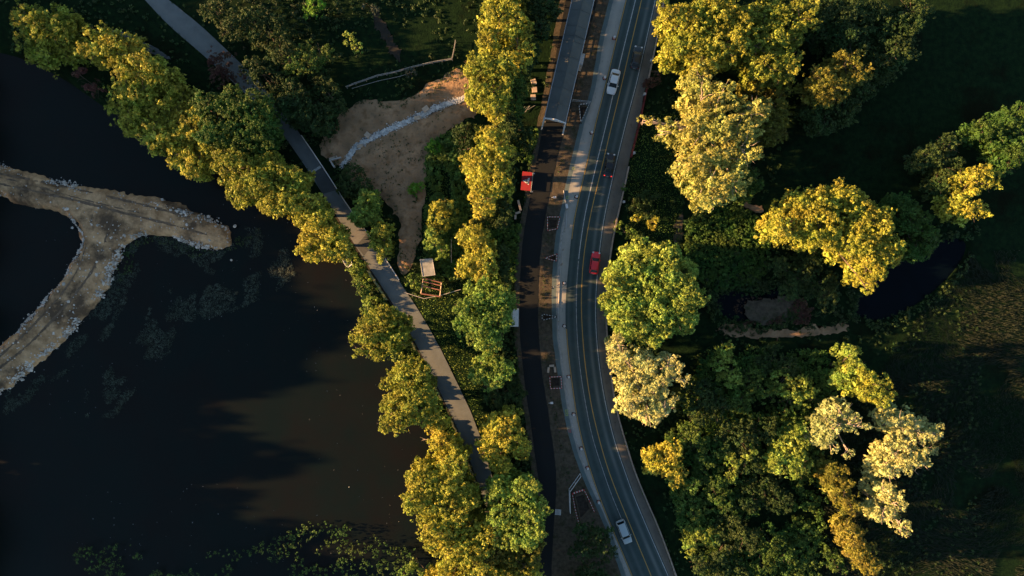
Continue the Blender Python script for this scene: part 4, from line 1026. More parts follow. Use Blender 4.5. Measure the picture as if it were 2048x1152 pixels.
b.tube(A_l - O + dirv * 16.5 + Vector((0, 0, .06)), A_m - O + dirv * 16.5 + Vector((0, 0, .06)), .09, n=5)
b.tube(A_r - O + dirv * 16.5 + Vector((0, 0, .06)), A_m - O + dirv * 16.5 + Vector((0, 0, .06)), .09, n=5)
b.build('roof_seam', M['roof'], br)
b = MB(); b.tube(A_l - O, B_l - O, .09, n=6); b.build('gutter', M['steel'], br)
b = MB(); b.tube(A_r - O, B_r - O, .09, n=6); b.build('gutter', M['steel'], br)
f = -dirv * .12
b = MB(); b.tube(A_l - O + f, A_r - O + f, .12, n=6); b.tube(A_l - O + f, A_m - O + f, .15, n=6); b.tube(A_m - O + f, A_r - O + f, .15, n=6)
Mi = (A_l + A_r) / 2
for u_ in (.25, .5, .75):
    lo = A_l.lerp(A_r, u_); hi = A_l.lerp(A_m, u_ * 2) if u_ <= .5 else A_m.lerp(A_r, (u_ - .5) * 2)
    b.tube(lo - O + f, hi - O + f, .07, n=5)
b.tube(A_l.lerp(A_m, .5) - O + f, Mi - O + f, .07, n=5); b.tube(A_r.lerp(A_m, .5) - O + f, Mi - O + f, .07, n=5)
b.build('gable_frame', M['white'], br)
for s_, a in ((-1, A_l), (1, A_r)):
    foot = (a - O) + side * (s_ * .1) - dirv * 1.2; foot.z = 0
    b = MB(); top_ = a - O + f
    d_ = (top_ - foot)
    b.loft([[foot + side * .16 + dirv * .16, foot - side * .16 + dirv * .16, foot - side * .16 - dirv * .16, foot + side * .16 - dirv * .16],
            [top_ + side * .16 + dirv * .16, top_ - side * .16 + dirv * .16, top_ - side * .16 - dirv * .16, top_ + side * .16 - dirv * .16]])
    b.build('portal_post', M['white'], br)
for s_, a in ((-1, A_l), (1, A_r)):
    b = MB()
    for k in range(0, 12):
        p_ = a - O + dirv * (k * 4 + .3) - side * (s_ * .25); b.box((p_.x, p_.y, eh / 2), (.18, .18, eh - .1), rz=math.atan2(dirv.y, dirv.x))
    p0 = a - O + dirv * .3 - side * (s_ * .25)
    for zz in (.5, 1.1):
        q0 = Vector((p0.x, p0.y, zz)); b.tube(q0, q0 + dirv * (Lr - 1.5), .05, n=5)
    b.build('side_posts', M['steel'], br)
q_ = P(1164, 118, 3.6)
b = MB(); b.box((q_.x - O.x, q_.y - O.y, 1.8), (.75, 2.2, 3.6), rz=math.atan2(dirv.y, dirv.x) - math.pi / 2, bevel=.03); b.build('side_annex', M['concrete'], br)

# ------------------------------------------------------------------ vehicles
M['glass'] = mat('car_glass', (0.004, 0.010, 0.012), 0.18, spec=0.4)
M['tyre'] = M['black']
M['rim'] = mat('wheel_rim', (0.35, 0.36, 0.37), 0.35, metal=0.8)
M['redlamp'] = mat('red_tail_lamp', (0.45, 0.02, 0.02), 0.3, emis=(1, 0.05, 0.03, 0.25))
M['redlamp_off'] = mat('unlit_tail_lamp', (0.10, 0.008, 0.008), 0.3)
M['lamp'] = mat('clear_head_lamp', (0.55, 0.58, 0.6), 0.15)
def rring(cx, hw, z, l0, l1, corner, n=5):
    pts = []
    for (sx, sy, a0) in ((l1, hw, 0), (l0, hw, 90), (l0, -hw, 180), (l1, -hw, 270)):
        ccx = sx - corner if sx == l1 else sx + corner; ccy = sy - corner if sy > 0 else sy + corner
        for i in range(n):
            a = math.radians(a0 + 90 * i / (n - 1)); pts.append((ccx + corner * math.cos(a), ccy + corner * math.sin(a), z))
    return pts
def make_car(name, px, py, hx, hy, L, Wd, paint, label, style='sedan', tails=None, Hc=1.45):
    """centre px,py; heading vector hx,hy in photo pixels (towards the front)"""
    ang = math.atan2(-hy, hx)
    p = P(px, py)
    root = empty(name, (p.x, p.y, .02), label, 'van' if style == 'van' else 'car', rz=ang)
    h = L / 2; w2 = Wd / 2
    # body hull as stations along the length: (x, half width, bottom z, top z)
    if style == 'van':
        st = [(-h, .80, .45, .95), (-h + .08, .92, .34, 1.02), (-h + .5, 1, .26, 1.04), (-h * .45, 1, .24, 1.02), (h * .3, 1, .24, 1.0), (h - 1.0, .99, .26, .96), (h - .45, .94, .28, .86), (h - .12, .82, .36, .74), (h, .68, .42, .64)]
    else:
        st = [(-h, .74, .45, .78), (-h + .10, .88, .34, .90), (-h + .5, .97, .26, .95), (-h * .4, 1, .22, .95), (h * .2, 1, .22, .94), (h - 1.1, .99, .24, .88), (h - .5, .93, .26, .78), (h - .14, .80, .34, .66), (h, .64, .40, .58)]
    rings = []
    for x, wf, z0, z1 in st:
        w_ = w2 * wf; r_ = []
        for yy, zz in ((-1, .25), (-1, .62), (-.93, .86), (-.72, .97), (-.3, 1.0), (.3, 1.0), (.72, .97), (.93, .86), (1, .62), (1, .25), (.88, 0), (-.88, 0)):
            r_.append((x, yy * w_, z0 + (z1 - z0) * zz))
        rings.append(r_)
    b = MB(); b.loft(rings); b.build('body', paint, root, smooth=True)
    zb = .92 if style != 'van' else 1.0
    if style == 'van': g0, g1, r0, r1 = -h + .12, h - 1.15, -h + .45, h - 1.95
    elif style == 'hatch': g0, g1, r0, r1 = -h + .25, h - 1.25, -h + .85, h - 2.0
    else: g0, g1, r0, r1 = -h + .75, h - 1.30, -h + 1.45, h - 2.05
    zr = Hc
    gw, rw = w2 * .90, w2 * .72
    # glasshouse in glass, then painted roof panel and pillars
    b = MB(); b.loft([rring(0, gw, zb - .06, g0, g1, .22), rring(0, gw * .985, zb + .06, g0 + .08, g1 - .10, .22), rring(0, rw + .03, zr - .05, r0 - .02, r1 + .03, .2)]); b.build('windows', M['glass'], root)
    def quad(nm, q, m, th=.012):
        q = [Vector(v) for v in q]; nrm = (q[1] - q[0]).cross(q[2] - q[0]).normalized()
        if nrm.z < 0: nrm = -nrm
        b = MB(); b.loft([[v - nrm * .01 for v in q], [v + nrm * th for v in q]]); return b.build(nm, m, root)
    b = MB(); b.loft([rring(0, rw + .05, zr - .06, r0 - .04, r1 + .05, .22), rring(0, rw + .02, zr, r0 + .02, r1 - .02, .22), rring(0, rw * .8, zr + .035, r0 + .2, r1 - .2, .2)]); b.build('roof', paint, root, smooth=False)
    for s in (-1, 1):
        for q0, q1, rad in (((g1 - .16, s * gw * .93, zb), (r1 + .02, s * (rw + .02), zr - .03), .05), ((g0 + .14, s * gw * .93, zb), (r0, s * (rw + .02), zr - .03), .09),
                            (((g0 + g1) / 2 - .1, s * (gw - .01), zb), ((r0 + r1) / 2 - .05, s * (rw + .03), zr - .03), .04)):
            MB().tube(q0, q1, rad, n=6).build('pillar', paint, root)
        m_ = MB(); m_.box((g1 - .45, s * (w2 + .07), zb + .05), (.16, .2, .14), bevel=.03); m_.build('mirror', paint, root)
        hl = MB(); hl.box((h - .22, s * w2 * .68, .66), (.30, .34, .13), rz=-s * .35, ry=.25, bevel=.03); hl.build('headlight', M['lamp'], root)
        tl = MB(); tl.box((-h + .10, s * w2 * .72, .80), (.20, .32, .16), rz=s * .2, bevel=.03); tl.build('taillight', tails or M['redlamp_off'], root)
    for fx_ in (h - .85, -h + .85):
        for s in (-1, 1):
            wt = MB(); wt.tube((fx_, s * (w2 - .22), .32), (fx_, s * (w2 - .0), .32), .32, n=18); wo = wt.build('wheel', M['tyre'], root)
            wr = MB(); wr.tube((fx_, s * (w2 - .05), .32), (fx_, s * (w2 + .012), .32), .2, n=14); wr.build('rim', M['rim'], wo)
    b = MB(); b.box((h - .02, 0, .45), (.08, Wd * .55, .14), bevel=.02); b.build('grille', M['black'], root)
    b = MB(); b.box((-h - .01, 0, .62), (.04, .5, .13), bevel=.01); b.build('number_plate', M['white'], root)
    for s in (-1, 1): MB().tube((g1 - .15, s * .1 - .2, zb + .03), (g1 - .35, s * .35 - .2, zb + .14), .012, n=4).build('wiper', M['black'], root)
    return root
def paint(nm, c, r=.35): return mat(nm, c, r, coat=.6)
make_car('white_car', 1226, 166, -70, 290, 5.0, 1.95, paint('white_paint', (.62, .68, .70)), 'white saloon car driving towards the camera bottom beside the sheet roof', 'sedan', Hc=1.45)
make_car('dark_car', 1272, 117, 14, -70, 4.6, 1.85, paint('dark_teal_paint', (.012, .022, .028)), 'very dark car in deep shade heading north, level with the white saloon', 'hatch')
make_car('black_car', 1218, 331, 10, -62, 4.7, 1.85, paint('black_paint', (.006, .007, .008)), 'black car with glowing red tail lamps heading north, level with the red banner', 'sedan', tails=M['redlamp'])
make_car('red_car', 1189, 526, 6, -42, 4.5, 1.85, paint('red_paint', (.70, .02, .035)), 'bright red car heading north beside the big round tree', 'hatch')
make_car('silver_van', 1247, 1061, 18, 46, 4.9, 1.9, paint('silver_paint', (.36, .44, .47)), 'pale silver people carrier heading south near the bottom edge', 'van', Hc=1.7)

# ------------------------------------------------------------------ roadside objects
drums = [(1228, 77, 'northernmost marker drum beside the yellow edge line'), (1209, 157, 'marker drum beside the white saloon car'), (1183, 266, 'marker drum level with the roofed bridge end'),
         (1152.8, 394, 'marker drum right of the white cabinet on the shoulder'), (1128.5, 566, 'marker drum on the shoulder below the red car'), (1128.5, 652, 'marker drum just below the dark triangular pit'),
         (1137, 753, 'marker drum right of the square red and white fenced pit'), (1147, 828, 'marker drum beside the green survey marks'), (1162, 896, 'marker drum second above the white zigzag fence'),
         (1174.7, 935, 'marker drum just above the white zigzag fence'), (1197, 1003, 'marker drum beside the southern fenced dig')]
src = None
for i, (px, py, lab) in enumerate(drums):
    p = P(px, py)
    if src is None:
        o = src = empty('marker_drum', (p.x, p.y, .01), lab, 'marker', group='marker drums along the shoulder')
        b = MB(); b.box((-.0, 0, .05), (.78, .60, .10), bevel=.03); b.build('rubber_base', M['black'], o)
        b = MB(); b.tube((0, 0, .1), (0, 0, .42), .28, .26, 12); b.tube((0, 0, .62), (0, 0, .80), .24, .22, 12); b.build('drum', M['orange'], o)
        b = MB(); b.tube((0, 0, .42), (0, 0, .62), .262, .245, 12); b.tube((0, 0, .80), (0, 0, 1.0), .24, .19, 12); b.build('white_band', M['white'], o)
        b = MB(); b.path([(-.08, 0, 1.0), (-.06, 0, 1.08), (.06, 0, 1.08), (.08, 0, 1.0)], [.02] * 4, 5); b.build('handle', M['black'], o)
    else:
        o = src.copy(); COL.objects.link(o); o.location = (p.x, p.y, .01); o["label"] = lab
        for ch in list(src.children):
            c = ch.copy(); COL.objects.link(c); c.parent = o
    o.rotation_euler = (0, 0, rr.uniform(-.4, .4))

def stripes(m1):
    key = 'stripe_' + m1.name
    if key in M: return M[key]
    col = {'faded_red_board': (.50, .10, .07), 'red_plastic': (.5, .03, .03), 'black_rubber': (.02, .02, .02)}.get(m1.name, (.10, .11, .11))
    m = mat(key, (.6, .6, .58), .6); n = m.node_tree.nodes; l = m.node_tree.links
    tc = n.new("ShaderNodeTexCoord"); sp = n.new("ShaderNodeSeparateXYZ"); l.new(tc.outputs["Object"], sp.inputs[0])
    a = n.new("ShaderNodeMath"); a.operation = 'MULTIPLY'; a.inputs[1].default_value = 1.8; l.new(sp.outputs[0], a.inputs[0])
    f = n.new("ShaderNodeMath"); f.operation = 'FRACT'; l.new(a.outputs[0], f.inputs[0])
    g = n.new("ShaderNodeMath"); g.operation = 'GREATER_THAN'; g.inputs[1].default_value = .5; l.new(f.outputs[0], g.inputs[0])
    mx = n.new("ShaderNodeMix"); mx.data_type = 'RGBA'; mx.inputs["A"].default_value = (*col, 1); mx.inputs["B"].default_value = (.62, .61, .58, 1)
    l.new(g.outputs[0], mx.inputs["Factor"]); l.new(mx.outputs["Result"], n["Principled BSDF"].inputs["Base Color"])
    M[key] = m; return m
def barrier(a, b_, label, m1, m2, hgt=1.0, group=None, zig=9):
    """one striped plank barrier from photo point a to b_"""
    A = P(*a); Bp = P(*b_); L = (Bp - A).length; ang = math.atan2(Bp.y - A.y, Bp.x - A.x)
    root = empty('safety_barrier', (A.x, A.y, 0.0), label, 'barrier', rz=ang, group=group)
    for zz, hh in ((hgt - .12, .2), (hgt * .5, .14)):
        b1 = MB().box((L / 2, 0, zz), (L, .09, hh)).build('striped_plank', stripes(m1), root)
    for x in (.08, L - .08):
        b = MB(); b.box((x, 0, hgt / 2 - .02), (.07, .05, hgt - .04)); b.box((x, 0, .04), (.12, .5, .08)); b.build('foot', M['black'], root)
def pit(pts, name_lab, z=.012):
    c = Vector((0, 0, 0)); pp = [P(x, y, z) for x, y in pts]
    for q__ in pp: c += q__ / len(pp)
    # excavated hole: rim of dug earth round a flat floor, dark colour standing in for depth
    b = MB(); n = len(pp)
    inner = [c + (p_ - c) * .82 for p_ in pp]; floor = [c + (p_ - c) * .55 - Vector((0, 0, -.02)) for p_ in pp]
    b.loft([[p_ + Vector((0, 0, -.02)) for p_ in inner], [c + (p_ - c) * .76 + Vector((0, 0, .16)) for p_ in pp], [c + (p_ - c) * .62 + Vector((0, 0, .10)) for p_ in pp]], cap=False)
    o = b.build('pit_spoil', M['mud']); tag(o, 'heaped earth rim of the ' + name_lab.replace('dug ', ''), 'earth heap')
    b = MB(); b.bm.faces.new([b.bm.verts.new((p_.x, p_.y, .03)) for p_ in [c + (q2 - c) * .64 for q2 in pp]][::-1]); o = b.build('pit_floor', M['dark']); o["kind"] = 'structure'
sq = [(1094.6, 434.5), (1119.6, 434.8), (1114, 458), (1094.8, 462)]
pit(sq, 'square pit level with the pale zigzag blocks')
for i, d in enumerate(('top', 'right', 'bottom', 'left')):
    barrier(sq[i], sq[(i + 1) % 4], d + ' red and white barrier round the upper square pit, above the red car', M['orange'], M['white'])
tr1 = [(1090, 516.5), (1113.5, 508), (1112.5, 522.5)]
pit(tr1, 'triangular dug pit level with the red car')
for i, d in enumerate(('upper', 'right', 'lower')):
    barrier(tr1[i], tr1[(i + 1) % 3], d + ' red and white barrier of the triangle level with the red car', M['orange'], M['white'])
tr2 = [(1084, 627.6), (1113.5, 633.5), (1084, 640)]
pit(tr2, 'narrow triangular pit with black and white barriers')
for i, d in enumerate(('upper', 'lower', 'short left')):
    barrier(tr2[i], tr2[(i + 1) % 3], d + ' black and white barrier of the narrow triangular pit', M['black'], M['white'])
sq2 = [(1099, 753), (1121.5, 752), (1123, 775), (1100.5, 776)]
pit(sq2, 'square pit beside the U-shaped pale blocks')
for i, d in enumerate(('top', 'right', 'bottom', 'left')):
    barrier(sq2[i], sq2[(i + 1) % 4], d + ' side of the red and white square below the U-shaped pale blocks', M['redp'], M['white'])
tr3 = [(1157, 211), (1178, 209), (1161, 247)]
pit(tr3, 'tapering pit beside the open end of the covered bridge')
for i, d in enumerate(('top', 'right', 'left')):
    barrier(tr3[i], tr3[(i + 1) % 3], d + ' grey and white barrier of the tapering pit beside the covered bridge', M['steel'], M['white'])
for a, b_, d in (((1144, 985), (1150, 1018), 'upper left'), ((1150, 1018), (1159, 1051), 'lower left'), ((1144, 985), (1167, 977), 'top'), ((1167, 977), (1178, 999), 'upper right'), ((1178, 999), (1188, 1021), 'lower right')):
    barrier(a, b_, d + ' red and white barrier of the southern dig near the bottom edge', M['redp'], M['white'])
pit([(1144, 985), (1167, 977), (1188, 1021), (1159, 1051)], 'long dark southern dig beside the road')
# white mesh fences
def rail_fence(name, pts, hgt, label, m, post=2.0, rails=(1.0, .55), rad=.045, cat='fence', prad=.05):
    W_ = [P(x, y) for x, y in pts]; root = empty(name, W_[0], label, cat); O_ = W_[0]
    for zz in rails:
        b = MB(); b.path([w_ - O_ + Vector((0, 0, hgt * zz)) for w_ in W_], [rad] * len(W_), 6); b.build('rail', m, root)
    for a, c in zip(W_[:-1], W_[1:]):
        n = max(1, round((c - a).length / post))
        for i in range(n + (c is W_[-1])):
            q = a.lerp(c, i / n) - O_; b = MB(); b.tube(q, q + Vector((0, 0, hgt + .05)), prad, n=6); b.build('post', m, root)
    return root
rail_fence('construction_fence', [(1160, 947), (1138, 978), (1139, 1020)], 1.9, 'white tube fence bent round the southern dig', M['white'], rad=.06, rails=(1, .05))
rail_fence('construction_fence', [(1144, 204), (1179, 207.6)], 1.6, 'short grey tube fence right of the covered bridge end', M['steel'], rails=(1, .5))
rail_fence('wire_fence', [(812, 585), (850, 597), (885, 590), (922, 579)], 1.3, 'thin pale fence running from the lane past the red timber frame', M['concrete'], rad=.055, rails=(1,), post=3)
rail_fence('pole_fence', [(904, 480), (904, 525)], 1.4, 'thin pale rail standing among bushes above the big bright green tree', M['slab'], rad=.06, rails=(1,))
wf = [(695, 177), (712, 170), (733, 163), (755, 155), (793, 147), (828, 137), (866, 128), (905, 121.5)]
rail_fence('wooden_fence', wf, 1.25, 'long grey split-rail fence between the dark meadow and the creek', M['greywood'], post=2.2, rails=(1.0, .6), rad=.075, prad=.09)
rail_fence('wooden_fence', [(705, 178), (757, 163), (800, 154), (830, 144)], .35, 'low second rail line just south of the long split-rail fence', M['greywood'], post=4, rails=(1.0,), rad=.06)
rail_fence('wooden_fence', [(905, 121), (909, 103), (912, 85)], 1.25, 'short grey fence turning up from the split-rail fence end', M['greywood'], post=1.9, rails=(1.0, .6), rad=.06)
# lane side: pale kerb rail and mossy wall
s = (ys2 > 268) & (ys2 < 585)
rp = [(x + 1.5, y) for x, y in zip(pR[s][::8], ys2[s][::8])]
rail_fence('lane_guard_rail', rp, .55, 'long low white guard rail on the right side of the lane', M['white'], post=2.5, rails=(1.0, .5), rad=.07)
def wall2(a, b_, label, m, offL=-9, wd=5, z1=.75):
    s = (ys2 >= a) & (ys2 <= b_); c = pL[s] + offL; yy = ys2[s]; bb = MB(); r = []
    O_ = P(c[0], yy[0])
    for i, (x, y_) in enumerate(zip(c, yy)):
        j = .1 * math.sin(i * 1.7) + .06 * math.sin(i * 3.1); zt = z1 + .12 * math.sin(i * 2.3)
        x0 = (x - 1024) / 10 - O_.x; yv = (576 - y_) / 10 - O_.y; ww = wd / 10
        r.append([(x0 + j, yv, -.4), (x0 + ww + j, yv, -.4), (x0 + ww + j - .05, yv, zt), (x0 + .05 + j, yv, zt + .04)])
    bb.loft(r); o = bb.build('mossy_wall', m); o.location = O_; tag(o, label, 'wall'); return o
wall2(538, 602, 'mossy yellow-green low wall on the lake side of the lane, upper piece', M['moss'])
wall2(655, 700, 'short mossy low wall on the lake side of the lane, above the second overhanging tree', M['moss'], offL=-8, wd=4)
wall2(750, 800, 'mossy low wall on the lake side of the lane beside the pointed golden tree', M['moss'], offL=-6, wd=4)
wall2(840, 965, 'long mossy low wall on the lake side of the lane, lowest piece', M['moss'], offL=-6, wd=3.6)
# flat dark strip along the gap beside the mossy wall
rb2('dark_gap_strip', pL - 4.5, pL + .5, (430, 980), -0.008, M['dark'], 3, jl=.03)
# headwall
p = P(665, 322); o = empty('concrete_headwall', p, 'angled concrete headwall where the creek passes under the lane', 'wall')
b = MB(); b.box((0.9, .35, .3), (2.0, .25, 1.0), rz=.25); b.build('wall_face', M['concrete'], o)
b = MB(); b.box((.1, -.65, .3), (.25, 1.7, 1.0), rz=.55); b.build('wing_wall', M['concrete'], o)
# shed
def at(root, px, py, z=0):
    p = P(px, py, z); return (p.x - root.location.x, p.y - root.location.y, z)
hs = 2.5
p = P(857, 535, hs); o = empty('shed', (p.x, p.y, 0), 'small grey flat-roofed shed beside the red timber frame', 'shed')
cs = [(840, 519), (865, 517), (870.5, 550), (845, 553)]
def poly_at(z, sc=1.0): return [Vector((at(o, x, y, hs)[0] * sc, at(o, x, y, hs)[1] * sc, z)) for x, y in cs]
M['shedroof'] = mat('grey_felt_roof', (0.20, 0.21, 0.19), .85, (0.42, 0.42, 0.38), 1.1, 8, .01, 5, col3=(0.08, 0.09, 0.085), scale3=.7, pos3=(.55, .75))
b = MB(); b.loft([poly_at(-.1, .9), poly_at(hs - .14, .9)]); b.build('wall', mat('dark_timber_wall', (.07, .08, .07), .9, (.11, .12, .10), 3), o)
b = MB(); b.loft([poly_at(hs - .14, 1.0), poly_at(hs, 1.0)]); b.build('roof', M['shedroof'], o)
b = MB(); q4 = poly_at(hs + .02, .99); 
for i in range(4): b.tube(q4[i], q4[(i + 1) % 4], .05, n=5)
b.build('roof_trim', M['concrete'], o)
b = MB(); f0 = (poly_at(0, .9)[2] + poly_at(0, .9)[3]) / 2; b.box((f0.x, f0.y - .02, 1.0), (.9, .05, 1.9), rz=.1); b.build('door', M['greywood'], o)
# timber frame
p = P(863, 573); fh = 1.9; o = empty('pergola', p, 'open red-brown timber frame with four beams beside the grey shed', 'pergola')
beams = [((846, 556), (883, 565)), ((845, 562), (882, 571)), ((843, 571), (881, 580)), ((842, 587), (881, 593))]
for a, c in beams[:3:1]:
    b = MB(); b.tube(at(o, *a, fh), at(o, *c, fh), .13, n=4); b.build('beam', M['timber'], o)
b = MB(); b.tube(at(o, *beams[3][0], fh), at(o, *beams[3][1], fh), .14, n=4); b.build('beam', M['timber'], o)
for a, c in (((847, 556), (842, 587)), ((883, 565), (880, 593))):
    b = MB(); b.tube(at(o, *a, fh - .05), at(o, *c, fh - .05), .11, n=4); b.build('side_beam', M['slab'], o)
for q in ((847, 556), (883, 565), (842, 587), (880, 593)):
    t0 = Vector(at(o, *q, fh)); b = MB(); b.tube((t0.x, t0.y, -.1), t0, .09, n=4); b.build('leg', M['timber'], o)
# white boat
p = P(695, 523, 0); o = empty('punt', (p.x, p.y, -.72), 'small white flat-bottomed boat moored at the shore', 'boat', rz=.45)
out = [(-.75, -.95), (.75, -.8), (.95, .5), (.3, 1.15), (-.8, .8)]
out = [(-.8, .75), (-.75, -.65), (-.35, -1.1), (.55, -.9), (.8, .65), (.1, 1.0)]
b = MB(); b.loft([[(x * .8, y * .8, 0) for x, y in out], [(x, y, .5) for x, y in out], [(x * .88, y * .88, .5) for x, y in out], [(x * .72, y * .72, .12) for x, y in out]]); b.build('hull', M['white'], o)
b = MB(); b.box((0, .1, .36), (1.35, .28, .05)); b.build('bench', M['greywood'], o)
b = MB()
for i in range(6): b.tube((*[v * 1.0 for v in out[i]], .52), (*out[(i + 1) % 6], .52), .05, n=6)
b.build('gunwale', M['white'], o)
# white sheet at the tree
p = P(1028, 635, 1.2); o = empty('white_tarp_stand', (p.x, p.y, 0), 'white flat canopy half hidden under the big bright green tree, beside the black path', 'canopy')
b = MB(); b.box((0, 0, 1.2), (1.85, 3.6, .08), rz=-.02, bevel=.02); b.build('canopy_top', M['white'], o)
for x in (-.8, .8):
    for y_ in (-1.6, 1.6):
        b = MB(); b.tube((x, y_, -.1), (x, y_, 1.17), .04, n=6); b.build('leg', M['steel'], o)
# red banner
p = P(1052, 362, 0); o = empty('red_banner', (p.x, p.y, 0), 'red banner board with a white triangle emblem leaning beside the black path', 'banner')
cn = [(1045, 342.5, .55), (1064.5, 345, .75), (1060.5, 381.8, .75), (1041, 379.8, .55)]
Q = [Vector(at(o, *c)) for c in cn]
b = MB(); b.loft([[v - Vector((0, 0, .05)) for v in Q], Q]); b.build('board', M['redp'], o)
nrm = (Q[1] - Q[0]).cross(Q[3] - Q[0]).normalized()
if nrm.z < 0: nrm = -nrm
def onb(px, py, off=.015):
    # project photo point on to the board plane
    d = Vector(at(o, px, py, 0.65)); z = Q[0].z + (-(nrm.x * (d.x - Q[0].x) + nrm.y * (d.y - Q[0].y))) / nrm.z
    return Vector((d.x, d.y, z)) + nrm * off
b = MB()
tri = [(1059.3, 355.3), (1057.5, 370.0), (1045.5, 361.5)]
b.loft([[onb(*q, .008) for q in tri], [onb(*q, .02) for q in tri]]); b.build('emblem_triangle', M['white'], o)
curve_pts = [(1056.6, 358.6), (1054.0, 357.9), (1052.2, 359.6), (1052.9, 361.9), (1055.4, 363.1), (1056.9, 365.2), (1055.6, 367.3), (1053.0, 366.6)]
b = MB(); b.path([onb(*q, .03) for q in curve_pts], [.085] * len(curve_pts), 5); b.build('emblem_letter', M['black'], o)
b = MB(); b.path([onb(x - 2.9, y - .6 + 1.2, .028) for x, y in curve_pts[2:6]], [.05] * 4, 5); b.build('emblem_stroke', M['black'], o)
for q in ((1066, 345.5), (1062, 382)):
    t0 = Vector(at(o, *q, .95)); b = MB(); b.tube((t0.x, t0.y, -.1), t0, .06, n=6); b.box((t0.x + .15, t0.y, .05), (.5, .2, .1)); b.build('post', M['steel'], o)
b = MB(); b.tube(at(o, 1066, 345.5, .92), at(o, 1062, 382, .92), .04, n=6); b.build('top_rail', M['steel'], o)
# pale blocks
def block(a, c, label, wd=.42, hh=.42, m=None, nm='concrete_block'):
    A = P(*a); Cc = P(*c); Lb = (Cc - A).length; b = MB(); b.box((0, 0, hh / 2), (Lb, wd, hh), bevel=.04); o = b.build(nm, m or M['slab']); o.location = ((A.x + Cc.x) / 2, (A.y + Cc.y) / 2, 0)
    o.rotation_euler = (0, 0, math.atan2(Cc.y - A.y, Cc.x - A.x)); tag(o, label, 'block'); return o
block((1036, 400.5), (1041.5, 421.5), 'longest pale block of the zigzag below the red banner')
block((1041, 424), (1030.5, 427.5), 'short middle pale block of the zigzag below the red banner')
block((1031, 430), (1030.5, 439), 'lowest pale block of the zigzag below the red banner')
block((1096, 745), (1097.3, 734), 'left leg of the pale U above the red and white square')
block((1098, 731.5), (1108, 731), 'top bar of the pale U above the red and white square')
block((1109, 733.5), (1110.5, 744.5), 'right leg of the pale U above the red and white square')
# poles pile beside the bridge
for i, (a, c) in enumerate([((1030, 230), (1058, 213)), ((1050, 225), (1060, 212)), ((1036, 224), (1050, 214)), ((1056, 220), (1071, 211)), ((1042, 204), (1042, 216))]):
    A = P(*a); Cc = P(*c); b = MB(); b.tube((0, 0, .1 + .06 * i), Cc - A + Vector((0, 0, .12 + .06 * i)), .05, n=6); o = b.build('timber_pole', M['greywood']); o.location = A
    tag(o, 'thin grey pole, one of a loose pile left of the covered bridge', 'pole', 'loose pile of thin poles')
# pole lying on shoulder, cabinet, small signs
A = P(1127, 381); C2 = P(1132, 411); b = MB(); b.tube((0, 0, .12), C2 - A + Vector((0, 0, .12)), .09, .07, 8); o = b.build('steel_pole', M['steel']); o.location = A; tag(o, 'grey steel pole lying on the shoulder above the white cabinet', 'pole')
A = P(1134, 421); C2 = P(1132, 455); b = MB(); b.tube((0, 0, .10), C2 - A + Vector((0, 0, .10)), .06, .06, 8); o = b.build('steel_pole', M['steel']); o.location = A; tag(o, 'thin grey pole lying on the shoulder below the white cabinet', 'pole')
p = P(1133, 413); o = empty('cabinet', (p.x, p.y, 0), 'small white cabinet on the shoulder between two lying poles', 'cabinet', rz=.15)
b = MB(); b.box((0, 0, .4), (.38, .8, .8), bevel=.03); b.build('casing', M['white'], o); b = MB(); b.box((0, 0, .83), (.44, .86, .05), bevel=.01); b.build('lid', M['white'], o)
for (px, py, rz, lab) in ((1108, 394.7, .05, 'small white arrow sign lying on the verge above the upper square pit'), (1102, 805.6, .1, 'small white arrow sign lying on the verge below the pale U blocks')):
    p = P(px, py); o = empty('ground_sign', (p.x, p.y, .1), lab, 'sign', rz=rz)
    b = MB(); b.box((.15, 0, .1), (.55, .42, .05), ry=-.15, bevel=.01); b.build('sign_plate', M['white'], o)
    b = MB(); b.tube((-.1, 0, .07), (-.5, 0, .02), .08, .05, 6); b.build('stake', M['white'], o)
for i, (px, py, lab) in enumerate([(1267, 307, 'small white utility box outside the red barrier'), (1246.5, 404.5, 'small white utility box beside the low wall near the green bush'), (1288, 190, 'small pale post outside the low wall, level with the bridge end'), (1301.5, 123, 'small pale post outside the low wall, level with the dark car')]):
    p = P(px, py); b = MB(); b.box((0, 0, .35), (.4, .4, .9), bevel=.04); b.box((0, 0, .83), (.46, .46, .06)); o = b.build('utility_box', M['concrete']); o.location = p; tag(o, lab, 'box')
# joint barrier: dark/white trestle near 1108,573
barrier((1102.5, 575.5), (1118, 570), 'short dark and white trestle half way between the two triangular pits', M['black'], M['white'], .8)
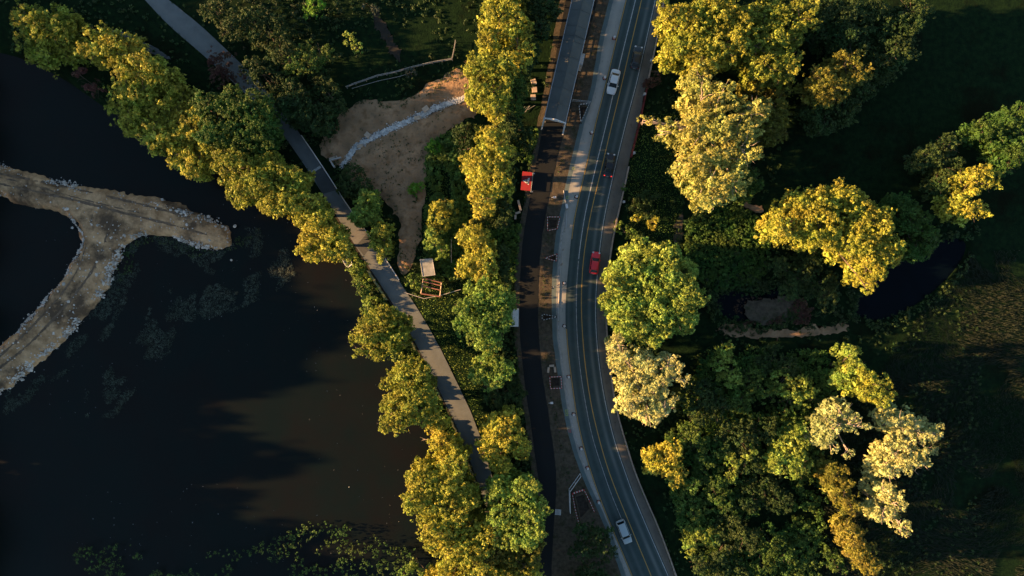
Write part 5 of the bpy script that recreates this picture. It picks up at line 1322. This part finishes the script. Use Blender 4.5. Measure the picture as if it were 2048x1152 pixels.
# survey marks
for (px, py, a, c, lab) in ((1147.6, 337, 'X', .3, ''), (1135, 394.6, 'X', .3, ''), (1133, 822, 'X', .3, ''), (1134, 829, 'X', .3, ''), (1140, 862, 'R', .3, '')):
    m_ = mat('survey_paint', (.32, .42, .08), .8) if a == 'X' else mat('red_survey_paint', (.5, .08, .07), .8)
    b = MB()
    for (dx, dy, sx, sy) in ((0, .22, .6, .07), (0, -.22, .6, .07), (-.22, 0, .07, .38), (.12, 0, .07, .38)):
        q = P(px, py); vs = [(q.x + dx + u * sx / 2, q.y + dy + v * sy / 2, .0145) for u, v in ((-1, -1), (1, -1), (1, 1), (-1, 1))]
        b.bm.faces.new([b.bm.verts.new(v) for v in vs])
    o = b.build('survey_mark', m_); o["kind"] = 'structure'
# couplings on the shoulder line: lying pipe
def pipe(pts, label):
    W_ = [P(x, y, .08) for x, y in pts]; O_ = Vector((W_[0].x, W_[0].y, 0)); o = empty('drain_pipe', O_, label, 'pipe')
    b = MB(); b.path([w_ - O_ for w_ in W_], [.06] * len(W_), 6); b.build('pipe_run', M['concrete'], o)
    for w_ in W_: 
        b = MB(); q = w_ - O_; b.tube(q + Vector((0, -.14, 0)), q + Vector((0, .14, 0)), .12, n=8); b.build('coupling', M['kerb'], o)
pipe([(1122, 530), (1119, 568), (1117.5, 605), (1117, 643)], 'thin pale pipe with couplings lying along the shoulder between the triangular pits')
pipe([(1126, 500), (1124, 528)], 'short thin pale pipe lying on the shoulder level with the red car')
# pallet
p = P(1116, 1024); o = empty('pallet', (p.x, p.y, 0), 'white slatted pallet lying between the black path and the southern dig', 'pallet', rz=-.08)
for i in range(5):
    b = MB(); b.box((-.5 + i * .25, 0, .13), (.13, 1.1, .04)); b.build('slat', M['white'], o)
b = MB()
for y_ in (-.5, 0, .5): b.box((0, y_, .06), (1.15, .1, .1))
b.build('bearers', M['greywood'], o)
# bare white branch
A = P(843, 877, 0); o = empty('bare_branch', (A.x, A.y, -.6), 'bare white branch sticking out over the water beside the narrow golden tree', 'branch')
b = MB()
mx_ = Vector((3.2, -.1, 2.2))
b.path([mx_, Vector((1.6, 0, 1.6)), Vector((.3, .05, 1.3))], [.09, .07, .03], 6)
b.path([Vector((.9, .02, 1.4)), Vector((.2, .35, 1.5)), Vector((-.2, .5, 1.5))], [.05, .03, .015], 5)
b.path([Vector((.9, .02, 1.4)), Vector((.1, -.3, 1.2))], [.04, .015], 5)
b.path([Vector((1.8, 0, 1.7)), Vector((1.6, -1.2, 1.3)), Vector((1.9, -2.2, .9))], [.05, .04, .015], 5)
b.build('branch', M['palebark'], o)
